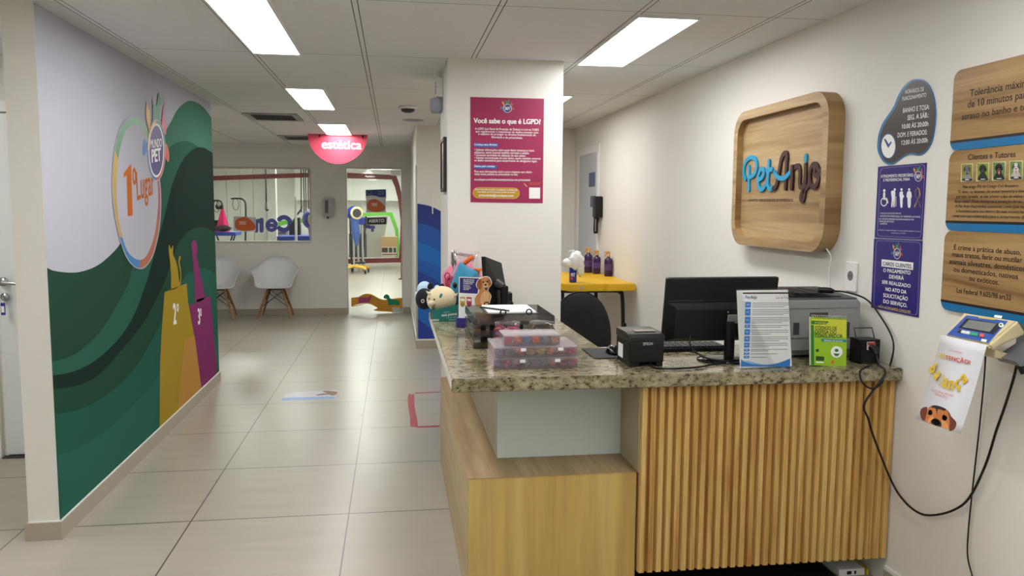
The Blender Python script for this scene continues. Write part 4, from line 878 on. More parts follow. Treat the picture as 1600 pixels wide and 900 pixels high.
b.use(GOLD_L); b.flat(pc, spline(ct([(680, 470), (720, 450), (745, 480), (735, 560), (690, 585), (660, 540)]), True, 3), .0072)
b.use(GOLD_D); b.flat(pc, spline(ct([(632, 395), (640, 350), (668, 335), (676, 380), (668, 430), (648, 425)]), True, 3), .0076); b.flat(pc, spline(ct([(740, 330), (764, 365), (758, 392), (744, 400), (738, 365)]), True, 3), .0076)
b.use(GOLD_L); b.flat(pc, spline(ct([(690, 380), (712, 365), (732, 380), (738, 420), (715, 442), (694, 428)]), True, 3), .0078)
b.use(EYE_K); b.flat(pc, ell(640+690/6, 380+366/6, 1.3, 1.5, 10), .0084); b.flat(pc, ell(640+728/6, 380+360/6, 1.3, 1.5, 10), .0084); b.flat(pc, ell(640+712/6, 380+390/6, 1.9, 1.6, 10), .0084); b.flat(pc, spline(ct([(700, 412), (715, 420), (732, 408), (728, 432), (712, 442)]), True, 2), .0084)
b.build('dog_cutout', parent=t)

# small monitor turned side-on behind the toys
t = thing('monitor', 'smaller black monitor turned edge-on at the far end of the counter', 'monitor', (.53, 4.36, TOP), 'monitors')
b = MB().use(BLACK)
A = [W(752, 401, 4.26), W(778, 411, 4.42), W(790.5, 479, 4.42), W(757, 481, 4.26)]
nv = (A[1]-A[0]).cross(A[3]-A[0]).normalized(); nv = nv if nv.x > 0 else -nv
b.prism(A, nv*.022); b.build('casing', parent=t)
b = MB().use(DARK).prism([A[0]+(A[1]-A[0])*.05+(A[3]-A[0])*.04-nv*.0008, A[1]-(A[1]-A[0])*.05+(A[2]-A[1])*.04-nv*.0008, A[2]-(A[2]-A[3])*.05-(A[2]-A[1])*.04-nv*.0008, A[3]+(A[2]-A[3])*.05-(A[3]-A[0])*.04-nv*.0008], nv*.0006); b.build('screen', parent=t)
mid = (A[0]+A[1]+A[2]+A[3])/4+nv*.022
b = MB().use(DARK).tube([mid+nv*.001, mid+nv*.045+Vector((0, 0, -.02))], [.03, .02], 14); b.build('stand_neck', parent=t)
foot = Vector((mid.x+nv.x*.05, mid.y+nv.y*.05, TOP))
b = MB().use(BLACK).box(foot.x-.018, foot.x+.018, foot.y-.03, foot.y+.03, TOP+.012, mid.z-.01, .004); b.build('stand_post', parent=t)
b = MB().use(BLACK).lathe([(0, 0.0005), (.105, .0005), (.103, .008), (.05, .014), (0, .014)], (foot.x+.0, foot.y, TOP), 32); b.build('stand_base', parent=t)
t = thing('speaker_box', 'small black box behind the smaller monitor at the far end of the counter', 'desk speaker', (.66, 4.50, TOP))
b = MB().use(BLACK).box(.60, .675, 4.56, 4.63, TOP+.0005, TOP+.12, .006, 3); b.build('cabinet', parent=t)
b = MB().use(DARK).lathe([(0, 0), (.024, 0), (.027, .004)], (.638, 4.559, TOP+.06), 18, Matrix.Rotation(math.pi/2, 3, 'X')); b.build('grille', parent=t)

# ================================================================== STAFF AREA
YEL = mat('table_yellow', (230, 182, 22), .45, var=.05, scale=8, bump=.05)
t = thing('grooming_table', 'yellow topped folding table against the right wall behind the counter', 'table', (1.6, 6.9, 0))
b = MB().use(YEL)
pts = [(1.385, 6.25), (1.655, 6.25), (1.665, 6.262), (1.685, 6.262), (1.695, 6.25), (1.935, 6.25), (1.935, 7.50), (1.20, 7.50), (1.20, 6.55)]
bb = bmesh.new(); f = bb.faces.new([bb.verts.new((x, y, .842)) for x, y in pts]); ex = bmesh.ops.extrude_face_region(bb, geom=[f]); bmesh.ops.translate(bb, vec=(0, 0, .058), verts=[v for v in ex['geom'] if isinstance(v, bmesh.types.BMVert)]); bmesh.ops.recalc_face_normals(bb, faces=bb.faces[:]); bmesh.ops.bevel(bb, geom=[e for e in bb.edges], offset=.006, segments=2, affect='EDGES'); b.bm(bb); b.build('tabletop', parent=t)
TUB = mat('black_tube', (18, 18, 20), .35)
for y in (6.40, 7.3):
    b = MB().use(TUB).tube(spline([(1.32, y, .835), (1.40, y, .83), (1.80, y, .83), (1.845, y, .815), (1.868, y, .77), (1.885, y, .40), (1.90, y, .012)], False, 5), .016, 10); b.build('leg', parent=t)
    b = MB().use(TUB).tube(spline([(1.56, y+.02, .835), (1.56, y+.02, .4), (1.57, y+.02, .012)], False, 5), .015, 10); b.build('leg', parent=t)
b = MB().use(TUB).tube([(1.30, 6.40, .32), (1.88, 6.40, .32)], .014); b.build('brace', parent=t)
b = MB().use(TUB).box(1.872, 1.90, 6.37, 6.40, .50, .56, .004); b.build('clamp', parent=t)
b = MB().use(STEEL).box(1.47, 1.50, 6.246, 6.250, .858, .880, .001); b.build('catch', parent=t)
b = MB().use(STEEL).tube([(1.50, 6.40, .82), (1.58, 6.36, .80)], .02, 10); b.build('leg_bracket', parent=t)
# office chair
t = thing('office_chair', 'black office chair with a rounded back between the counter and the yellow table', 'chair', (1.215, 5.25, 0))
FAB = mat('chair_fabric', (11, 11, 14), .8, var=.15, scale=90); 
ob_ = [(-.2, .58), (-.203, .68), (-.185, .78), (-.14, .875), (-.07, .935), (0, .952), (.07, .935), (.14, .875), (.185, .78), (.203, .68), (.2, .58), (.16, .51), (0, .49), (-.16, .51)]
pts = spline([(1.215+x, z) for x, z in ob_], True, 3)
b = MB().use(FAB); cen = Vector((1.215, 5.1, .72)); n = len(pts); vs = []
for k_, dy in ((1.0, 0), (.985, -.022), (.93, -.036), (.6, -.042)):
    vs += [Vector((1.215+(x-1.215)*k_, 5.13+dy, .72+(z-.72)*k_)) for x, z in pts]
fs = [[r*n+i, r*n+(i+1) % n, (r+1)*n+(i+1) % n, (r+1)*n+i] for r in range(3) for i in range(n)]
b.add(vs, fs, True); b.add(vs[3*n:], [list(range(n))]); b.build('back_cushion', parent=t)
b = MB().use(mat('chair_shell', (15, 15, 17), .3)).prism([(1.215+(x-1.215)*1.035, 5.131, .72+(z-.72)*1.03) for x, z in pts], (0, .018, 0)); b.build('back_shell', parent=t)
b = MB().use(FAB).box(1.0, 1.43, 5.16, 5.58, .44, .51, .025, 4); b.build('seat', parent=t)
b = MB().use(BLACK).tube([(1.215, 5.15, .60), (1.215, 5.155, .46), (1.215, 5.2, .425), (1.215, 5.36, .42)], .02, 8); b.build('back_support', parent=t)
b = MB().use(BLACK).lathe([(.03, .09), (.03, .28), (.022, .28), (.022, .438)], (1.215, 5.37, 0), 16); b.build('gas_lift', parent=t)
for k_ in range(5):
    a = k_*2*math.pi/5+.3; e = Vector((1.215+.20*math.cos(a), 5.37+.20*math.sin(a), .07))
    b = MB().use(BLACK).tube([(1.215, 5.37, .12), e], [.026, .016], 8); arm_ = b.build('base_arm', parent=t)
    b = MB().use(DARK).lathe([(0, -.02), (.026, -.02), (.028, 0), (.026, .02), (0, .02)], (e.x, e.y, .0285), 14, Matrix.Rotation(math.pi/2, 3, 'Y') ); b.build('caster', parent=arm_)
# spray bottles
def bottle(cx, cy, z0, r, h, col, cap, label, group=None, cat='spray bottle', trig=True, name='spray_bottle', lab=None):
    t = thing(name, label, cat, (cx, cy, z0), group)
    b = MB().use(col).lathe([(0, .0005), (r*.92, .0005), (r, .006), (r, h*.78), (r*.9, h*.86), (r*.42, h*.93), (r*.4, h)], (cx, cy, z0), 20); b.build('bottle_body', parent=t)
    b = MB().use(cap).lathe([(r*.46, h*.985), (r*.46, h*1.09), (r*.3, h*1.12), (0, h*1.12)], (cx, cy, z0), 14); b.box(cx-r*.55, cx+r*.4, cy-r*.28, cy+r*.28, z0+h*1.11, z0+h*1.24, .003); b.box(cx-r*1.15, cx-r*.5, cy-r*.15, cy+r*.15, z0+h*1.15, z0+h*1.22, .002)
    b.tube([(cx-r*.5, cy, z0+h*1.13), (cx-r*.9, cy, z0+h*1.04), (cx-r*.8, cy, z0+h*.98)], r*.12, 6); b.build('spray_head', parent=t)
    if lab: b = MB().use(lab); b.lathe([(r*1.006, h*.30), (r*1.006, h*.60)], (cx, cy, z0), 20); b.build('label_band', parent=t)
    return t
PV = mat('bottle_violet', (52, 24, 78), .25); GC = mat('gold_cap', (196, 150, 84), .35, var=.1); LV = mat('violet_label', (84, 52, 112), .4)
bottle(1.822, 7.40, .900, .040, .192, PV, GC, 'dark violet spray bottle with gold head on the yellow table, leftmost of three', 'violet spray bottles', lab=LV)
bottle(1.868, 7.26, .900, .036, .176, PV, GC, 'shorter dark violet spray bottle with gold head, middle of the three', 'violet spray bottles', lab=LV)
b3 = bottle(1.902, 6.98, .900, .036, .180, PV, GC, 'dark violet spray bottle nearest the wall, rightmost of the three', 'violet spray bottles', lab=LV)
CB = mat('bottle_blue', (24, 54, 160), .3)
t = bottle(1.452, 6.42, .900, .031, .215, CB, mat('white_head', (232, 232, 230), .4), 'blue spray bottle draped with white tissue at the front of the yellow table', None, lab=None)
b = MB().use(PRINT_W)
write(b, PY(6.386), 'PET', (892, 432), (898.5, 432), 5, .001, .04); b.use(mat('label_red', (200, 60, 60), .5)); b.flat(PY(6.386), [(892, 433.5), (895, 433.5), (895, 437), (892, 437)], .001); b.build('label_print', parent=t)
TIS = mat('tissue', (240, 240, 238), .9, var=.03, bump=.3, scale=40)
def wad(p): 
    return Vector((p.x*(1+.18*math.sin(9*p.z+4*p.y)), p.y*(1+.2*math.sin(8*p.x)), p.z*(1+.16*math.sin(7*p.y+5*p.x))))
b = MB().use(TIS); b.blob((1.475, 6.41, 1.075), (.062, .05, .075), None, 28, wad); b.blob((1.405, 6.42, 1.06), (.045, .04, .035), None, 20, wad); b.blob((1.51, 6.41, 1.02), (.032, .035, .07), None, 20, wad); tag(b.build('tissue_wad'), 'crumpled white tissue draped over the blue spray bottle', 'tissue')
# wall phone / dispenser on right wall
t = thing('wall_handset', 'black wall mounted handset beside the grey door on the right wall', 'wall handset', (RW-.02, 7.45, 1.28))
b = MB().use(BLACK).box(RW-.07, RW-.001, 7.36, 7.50, 1.42, 1.62, .012, 3); b.build('cradle', parent=t)
b = MB().use(BLACK).tube([(RW-.045, 7.43, 1.42), (RW-.05, 7.43, 1.36), (RW-.05, 7.43, 1.30), (RW-.048, 7.43, 1.27)], [.026, .022, .024, .02], 12); b.build('handset', parent=t)
b = MB().use(STEEL).box(RW-.062, RW-.056, 7.405, 7.455, 1.29, 1.41); b.build('chrome_strip', parent=t)

# ================================================================== RIGHT WALL
OAK = wood('sign_oak', [(.25, (130, 104, 72)), (.42, (164, 135, 95)), (.55, (184, 156, 114)), (.78, (200, 175, 138))], 1, 5, .42, plank=.118, pitch0=1.31)
OAKD = wood('sign_oak_edge', [(.25, (128, 98, 62)), (.42, (158, 126, 82)), (.6, (176, 144, 98)), (.8, (192, 162, 116))], 0, 5, .42, plank=.118, pitch0=1.31)
SX = 1.867
t = thing('shop_sign', 'thick round-cornered wooden sign with blue and brown script lettering on the right wall', 'sign', (SX, 3.785, 1.31))
def rrect(y0, y1, z0, z1, r, n=8):
    P = []
    for cy_, cz_, a in ((y1-r, z1-r, 0), (y0+r, z1-r, 1), (y0+r, z0+r, 2), (y1-r, z0+r, 3)):
        for i in range(n+1): th = (a+i/n)*math.pi/2; P.append((cy_+r*math.cos(th), cz_+r*math.sin(th)))
    return P
Ro = rrect(3.290, 4.272, 1.312, 2.028, .125); Ri = rrect(3.335, 4.226, 1.358, 1.982, .085); n = len(Ro)
b = MB().use(OAKD)
vo = [Vector((RW-.001, y, z)) for y, z in Ro]; vf = [Vector((SX, y, z)) for y, z in Ro]; vi = [Vector((SX, y, z)) for y, z in Ri]; vr = [Vector((SX+.034, y, z)) for y, z in Ri]
q4 = lambda o1, o2: [[o1+i, o1+(i+1) % n, o2+(i+1) % n, o2+i] for i in range(n)]
b.add(vo+vf, q4(0, n)); b.add(vo, [list(range(n))]); b.add(vi+vr, q4(0, n)); b.use(OAK); b.add(vf+vi, q4(0, n)); b.build('frame', parent=t)
b = MB().use(OAK); b.add(vr, [list(range(n))]); bkp = b.build('back_panel', parent=t)
ps = PX(SX+.034)
cs = crop(1150, 220, 8.18)
_sk = [0]
def stroke(mb, pl, pts, w, th, closed=False, off=0.001):
    """rounded raised letter stroke along photo points"""
    _sk[0] = (_sk[0]+1) % 9; th = th*(1+.07*_sk[0])
    P = [pl.at(*q, off) for q in pts]; nrm = pl.n; N = len(P); Lf = []; Rt = []
    for i in range(N):
        tdir = (P[min(i+1, N-1)]-P[max(i-1, 0)]).normalized(); sd = tdir.cross(nrm).normalized()*w; Lf.append(P[i]+sd); Rt.append(P[i]-sd)
    vs = []; fs = []
    for i in range(N): vs += [Lf[i]+nrm*th, Rt[i]+nrm*th, Lf[i], Rt[i]]
    for i in range(N-1):
        a, c_ = 4*i, 4*i+4; fs += [[a, a+1, c_+1, c_], [a, c_, c_+2, a+2], [a+1, a+3, c_+3, c_+1]]
    mb.add(vs, fs)
    for e in (0, N-1):
        u = (Lf[e]-Rt[e]).normalized()*w; v = nrm.cross(u); ring = [P[e]+u*math.cos(k_*math.pi/7)+v*math.sin(k_*math.pi/7) for k_ in range(14)]
        mb.prism([p for p in ring], nrm*th*(1.012+.012*(e > 0)))
LB = mat('logo_cyan', (12, 150, 196), .35); LN = mat('logo_dark_brown', (58, 26, 26), .35)
wS = .0118
def letter(nm, m, strokes):
    b = MB().use(m)
    for st in strokes: stroke(b, ps, spline(cs(st), False, 6), wS, .007)
    b.build(nm, parent=bkp)
letter('letter_p', LB, [[(133, 490), (112, 420), (118, 330), (150, 250), (205, 212), (255, 230), (278, 300), (270, 380), (235, 440), (190, 462)], [(180, 335), (178, 480), (176, 630)]])
letter('letter_e', LB, [[(300, 500), (345, 475), (370, 430), (366, 375), (340, 362), (312, 400), (298, 480), (302, 570), (325, 620), (360, 612), (395, 560)]])
letter('letter_t', LB, [[(437, 262), (430, 400), (420, 520), (428, 590), (455, 620), (478, 600)], [(410, 378), (440, 372), (475, 366)]])
letter('letter_a', LN, [[(490, 612), (525, 585), (550, 500), (570, 380), (592, 250), (622, 175), (655, 155), (668, 190), (662, 300), (655, 450), (648, 605)]])
letter('smile_bar', LB, [[(508, 405), (545, 455), (600, 482), (655, 465), (708, 405)]])
letter('letter_n', LN, [[(738, 335), (735, 450), (728, 605)], [(738, 370), (765, 335), (800, 320), (825, 350), (828, 450), (824, 540), (836, 590), (862, 590), (885, 540)]])
letter('letter_j', LN, [[(904, 310), (900, 450), (892, 600), (885, 700), (865, 765), (842, 745), (848, 690), (880, 640), (925, 590), (950, 545)]])
letter('letter_dot', LB, [[(908, 195), (906, 250)]])
letter('letter_o', LN, [[(1060, 350), (1040, 310), (1010, 300), (975, 345), (955, 440), (965, 540), (1000, 590), (1040, 570), (1068, 490), (1070, 380), (1050, 320)], [(1020, 360), (1025, 425), (1060, 450), (1095, 420), (1108, 368)]])
b = MB().use(LN); write(b, ps, 'centro veterinário e estético', cs([(158, 775)])[0], cs([(726, 778)])[0], 5.6, .001, .004); b.build('tagline', parent=bkp)
b = MB().use(PRINT_W).tube(spline([(1.915, 3.345, 1.33), (RW-.006, 3.345, 1.29), (RW-.004, 3.36, 1.22), (RW-.004, 3.352, 1.15), (RW-.006, 3.40, .90)], False, 6), .003); tag(b.build('sign_cable'), 'thin white cable hanging from the wooden sign down the wall', 'cable')

# wall socket
t = thing('wall_socket', 'white power socket plate on the right wall above the laser printer', 'socket', (RW-.004, 3.18, 1.20))
b = MB().use(WHITE).box(RW-.009, RW-.0005, 3.137, 3.222, 1.155, 1.282, .003); b.build('plate', parent=t)
b = MB().use(mat('socket_grey', (120, 118, 116), .5)).prism([(RW-.009, 3.18+.021*math.cos(a), 1.222+.021*math.sin(a)) for a in [k_*math.pi/10 for k_ in range(20)]], (-.0012, 0, 0)); b.use(DARK)
for dy in (-.008, .008): b.prism([(RW-.0103, 3.18+dy+.003*math.cos(a), 1.222+.003*math.sin(a)) for a in [k_*math.pi/5 for k_ in range(10)]], (-.0004, 0, 0))
b.build('socket_face', parent=t)

# opening-hours sign
pw = PX(RW)
cl = crop(1360, 110, 5.627)
outl = [(420, 75), (372, 84), (330, 112), (290, 155), (260, 205), (235, 260), (215, 312), (185, 360), (150, 410), (118, 458), (95, 512), (78, 565), (70, 622), (68, 680), (78, 730), (110, 790), (140, 818), (175, 828), (210, 820), (240, 800), (270, 778), (300, 757), (330, 743), (360, 738), (395, 742), (430, 747), (462, 738), (490, 715), (520, 680), (545, 630), (563, 560), (575, 480), (581, 400), (580, 350), (573, 280), (560, 218), (542, 170), (520, 130), (495, 103), (465, 83)]
So = spline(cl(outl), True, 3)
def inset(P, d):
    out = []; N = len(P)
    for i in range(N):
        ax, ay = P[i-1]; bx, by = P[(i+1) % N]; tx, ty = bx-ax, by-ay; l_ = math.hypot(tx, ty) or 1; out.append((P[i][0]+ty/l_*d, P[i][1]-tx/l_*d))
    return out
Sa = inset(So, 2.4)
if abs(sum(p[0]*q[1]-q[0]*p[1] for p, q in zip(Sa, Sa[1:]))) > abs(sum(p[0]*q[1]-q[0]*p[1] for p, q in zip(So, So[1:]))): Sa = inset(So, -2.4)
t = thing('opening_hours_sign', 'dark kidney-shaped opening hours sign with blue rim and a clock face', 'sign', (RW-.003, 2.86, 1.69))
b = MB().use(mat('sign_rim_blue', (40, 116, 170), .35)); b.prism([pw.at(*p, .0005) for p in So], (-.004, 0, 0)); b.build('board', parent=t)
b = MB().use(mat('sign_charcoal', (62, 52, 48), .4)); b.flat(pw, Sa, .0050); b.build('dark_face', parent=t)
b = MB().use(mat('sign_rim_blue', (40, 116, 170), .35)); b.flat(pw, ell(1360+158/5.627, 110+666/5.627, 12.0, 19.8, 28), .0053); b.use(PRINT_W); b.flat(pw, ell(1360+158/5.627, 110+666/5.627, 10.8, 18.4, 28), .0056)
b.use(mat('clock_blue', (30, 80, 140), .4)); b.flat(pw, cl([(118, 605), (132, 600), (162, 648), (180, 622), (188, 634), (158, 682), (148, 668)]), .0060); b.build('clock_face', parent=t)
front_text(t, 'lettering', PRINT_W, pw, [(s_, cl([a])[0], cl([e])[0], h/5.627) for s_, a, e, h in (('HORÁRIOS DE', (305, 207), (470, 181), 44), ('FUNCIONAMENTO', (280, 267), (490, 232), 34), ('BANHO E TOSA:', (285, 374), (518, 340), 42), ('SEG. A SÁB.:', (325, 438), (512, 411), 54), ('10:00 ÀS 20:00h', (275, 514), (510, 488), 50), ('DOM. E FERIADOS:', (238, 590), (498, 562), 40), ('12:00 ÀS 20:00h', (270, 656), (503, 632), 50))], off=.0056, bold=.012)

# violet notices
VIO = mat('notice_violet', (40, 30, 116), .35, var=.03)
cv = crop(1355, 250, 3.6)
def notice(label, q):
    t = thing('wall_notice', label, 'notice', (RW-.002, 2.88, pw.at(*cv(q)[3]).z), 'violet notices')
    b = MB().use(VIO); b.prism([pw.at(*p, .0006) for p in cv(q)], (-.003, 0, 0)); b.build('panel', parent=t)
    m_ = cv(q); cxx = sum(p[0] for p in m_)/4; cyy = sum(p[1] for p in m_)/4
    def shr(k): 
        Q = [(cxx+(x-cxx)*k, cyy+(y-cyy)*(1-(1-k)*.62)) for x, y in m_]; out = []
        for i in range(4):
            p, a, c_ = Q[i], Q[i-1], Q[(i+1) % 4]; r = .07
            pa = (p[0]+(a[0]-p[0])*r, p[1]+(a[1]-p[1])*r); pc_ = (p[0]+(c_[0]-p[0])*r, p[1]+(c_[1]-p[1])*r)
            for s_ in range(5):
                u_ = s_/4; out.append(((1-u_)**2*pa[0]+2*u_*(1-u_)*p[0]+u_*u_*pc_[0], (1-u_)**2*pa[1]+2*u_*(1-u_)*p[1]+u_*u_*pc_[1]))
        return out
    b = MB().use(mat('line_lilac', (170, 166, 210), .4)); b.band(pw, shr(.93), shr(.918), .0040); b.build('border_line', parent=t)
    return t
def vt(t, nm, m, L_, **kw): return front_text(t, nm, m, pw, [(s_, cv([a])[0], cv([e])[0], h/3.6) for s_, a, e, h in L_], off=.0042, **kw)
t = notice('violet priority service notice with five white figures, upper of two', [(65, 38), (337, 15), (311, 449), (45, 437)])
vt(t, 'heading', PRINT_W, [('ATENDIMENTO PRIORITÁRIO', (77, 100), (258, 92), 20), ('E PREFERENCIAL PARA', (90, 121), (240, 115), 15)], bold=.02)
pet_badge(t, pw, 1355+287/3.6, 250+92/3.6, 5.0, 7.2, .0042)
b = MB().use(PRINT_W)
def fig(pts): b.flat(pw, spline(cv(pts), True, 3), .0042)
def head(x, y, r=7): b.flat(pw, ell(1355+x/3.6, 250+y/3.6, r/3.6*.85, r/3.6*1.15, 14), .0042)
head(96, 172, 8); fig([(90, 184), (101, 184), (102, 212), (112, 214), (119, 240), (112, 243), (104, 224), (91, 223)])
b.band(pw, [(1355+(94+19*math.cos(a))/3.6, 250+(236+25*math.sin(a))/3.6) for a in [k_*math.pi/12 for k_ in range(24)]], [(1355+(94+14*math.cos(a))/3.6, 250+(236+19*math.sin(a))/3.6) for a in [k_*math.pi/12 for k_ in range(24)]], .0042)
head(155, 166); fig([(134, 178), (150, 172), (158, 182), (156, 215), (154, 262), (147, 262), (147, 225), (142, 262), (135, 262), (138, 215)]); b.flat(pw, cv([(160, 205), (163, 205), (163, 262), (160, 262)]), .0042)
head(193, 166); fig([(186, 178), (200, 178), (201, 192), (208, 206), (200, 218), (198, 264), (187, 264), (184, 215), (181, 195)])
head(236, 166); fig([(226, 178), (246, 178), (250, 210), (246, 216), (243, 264), (229, 264), (226, 214), (221, 208)]); head(234, 196, 5)
b.build('figures', parent=t)
b = MB()
for i, cc in enumerate(((120, 90, 80), (190, 150, 90), (150, 70, 70), (110, 110, 130))):
    b.use(mat('ribbon_%d' % i, cc, .5)); k_ = i/4
    b.band(pw, spline(cv([(280+8*i, 160+8*i), (272+10*i, 185+8*i), (281+7*i, 210+8*i)]), False, 3), spline(cv([(287+8*i, 162+8*i), (279+10*i, 186+8*i), (288+7*i, 208+8*i)]), False, 3), .0042) if False else None
for i, (sg, cc) in enumerate(((1, (176, 140, 96)), (-1, (128, 96, 90)))):
    b.use(mat('ribbon_%d' % i, cc, .5, var=.5, scale=160)); b.flat(pw, cv([(283+sg*22, 264), (283+sg*13, 264), (283-sg*10, 200), (283-sg*8, 172), (283, 158), (283-sg*1, 152), (283-sg*14, 168), (283-sg*17, 198)]), .0044+.0003*i)
b.build('puzzle_ribbon', parent=t)
vt(t, 'small_text', PRINT_W, [('- PESSOAS COM DEFICIÊNCIA', (68, 303), (190, 304), 9), ('- IDOSOS COM IDADE IGUAL OU SUPERIOR A 60 ANOS,', (68, 319), (300, 325), 9), ('LACTANTES E PESSOAS ACOMPANHADAS POR', (66, 335), (262, 340), 8), ('CRIANÇAS DE COLO', (66, 349), (150, 351), 9), ('- AUTISTAS', (68, 362), (112, 363), 8), ('LEI FEDERAL Nº 10.048/00, LEI FEDERAL Nº 10.741/03, DECRETO FEDERAL Nº 5.296/04', (63, 396), (297, 405), 5), ('LEI ESTADUAL Nº 16.756/18', (135, 413), (215, 415), 5)])
t = notice('violet payment notice with a white heading strip, lower of two', [(42, 442), (312, 455), (290, 886), (25, 830)])
pet_badge(t, pw, 1355+168/3.6, 250+527/3.6, 4.7, 7.6, .0042)
b = MB().use(PRINT_W); b.flat(pw, cv([(81, 558), (260, 577), (258, 619), (80, 598)]), .0042); b.build('white_strip', parent=t)
vt(t, 'strip_text', VIO, [('CAROS CLIENTES,', (88, 593), (251, 611), 20)], bold=.015) if False else front_text(t, 'strip_text', VIO, pw, [('CAROS CLIENTES,', cv([(88, 592)])[0], cv([(251, 610)])[0], 21/3.6)], off=.0048, bold=.015)
vt(t, 'notice_text', PRINT_W, [('O PAGAMENTO', (90, 629), (243, 645), 20), ('DEVERÁ', (123, 665), (205, 675), 26), ('SER REALIZADO', (83, 694), (243, 719), 19), ('NO ATO DA', (103, 735), (220, 753), 20), ('SOLICITAÇÃO', (90, 769), (228, 792), 26), ('DO SERVIÇO.', (90, 803), (224, 829), 20)], bold=.025)
vt(t, 'yellow_text', mat('notice_yellow', (216, 190, 70), .5), [('NÃO ACEITAMOS CHEQUES', (62, 829), (243, 862), 16)], bold=.015)

# wooden information boards
BO = wood('board_oak', [(.25, (130, 98, 60)), (.42, (160, 126, 82)), (.55, (178, 144, 98)), (.78, (192, 160, 114))], 1, 7, .3)
BBL = mat('board_blue', (14, 112, 168), .35); BDK = mat('board_dark', (30, 20, 18), .4)
def wood_board(label, top_px, bot_px, name='information_board'):
    zt = pw.at(*top_px).z; zb = pw.at(*bot_px).z; y1 = 2.598; y0 = 2.09
    t = thing(name, label, 'sign', (RW-.006, (y0+y1)/2, zb), 'wooden information boards')
    P = rrect(y0, y1, zb, zt, .034, 6)
    b = MB().use(BO); b.prism([(RW-.0005, y, z) for y, z in P], (-.009, 0, 0)); b.build('board', parent=t)
    def strip(nm, m, z0, z1, off):
        b = MB().use(m); pol = clip([(y, z) for y, z in P], y0, y1, z0, z1); b.ngon([(RW-.0098-off, y, z) for y, z in pol]); b.build(nm, parent=t)
    strip('blue_band', BBL, zb, zb+.026, 0); strip('dark_band', BDK, zb+.026, zb+.035, .0002)
    return t
OFFB = .0102
c1 = crop(1480, 80, 6)
t = wood_board('wooden board about a ten minute tolerance for bath and grooming, top of three', (1520, 105.5), (1489.5, 236))
front_text(t, 'lettering', PRINT_K, pw, [('Tolerância máxima', (1515, 150.8), (1612.5, 133.6), 10.6), ('de 10 minutos para', (1512, 168.4), (1609, 152), 11), ('atraso no banho e tosa', (1502.5, 187.4), (1616, 169.6), 9.6)], off=OFFB, bold=.012)
c2b = crop(1470, 225, 6.43)
t = wood_board('wooden board about clients and tutors with four dog photos, middle of three', (1502, 235.5), (1484, 360))
front_text(t, 'heading', PRINT_K, pw, [('Clientes e Tutores', (1512.3, 249.9), (1586.6, 245.2), 8.8)], off=OFFB, bold=.012)
front_text(t, 'body_text', PRINT_K, pw, [(s_, c2b([a])[0], c2b([e])[0], 4.6) for s_, a, e in (('Pelo artigo 936 do Código Civil Brasileiro,', (220, 445), (786, 433)), ('"O dono, ou detentor, do animal ressarcirá o dano', (168, 495), (850, 487)), ('por este causado, se não provar culpa da vítima ou', (155, 543), (866, 539)), ('força maior". Favor atentar-se a condução de seu pet', (138, 590), (880, 592)), ('A Pet Anjo disponibiliza acessórios como guia curta', (145, 638), (876, 644)), ('e focinheira para uso dentro de suas instalações e', (152, 687), (876, 697)), ('conta com sua colaboração para o cumprimento da lei', (118, 735), (890, 751)))], off=OFFB, bold=.006)
b = MB().use(PRINT_K); b.flat(pw, c2b([(200, 771), (755, 791), (755, 794), (200, 774)]), OFFB); b.build('rule_line', parent=t)
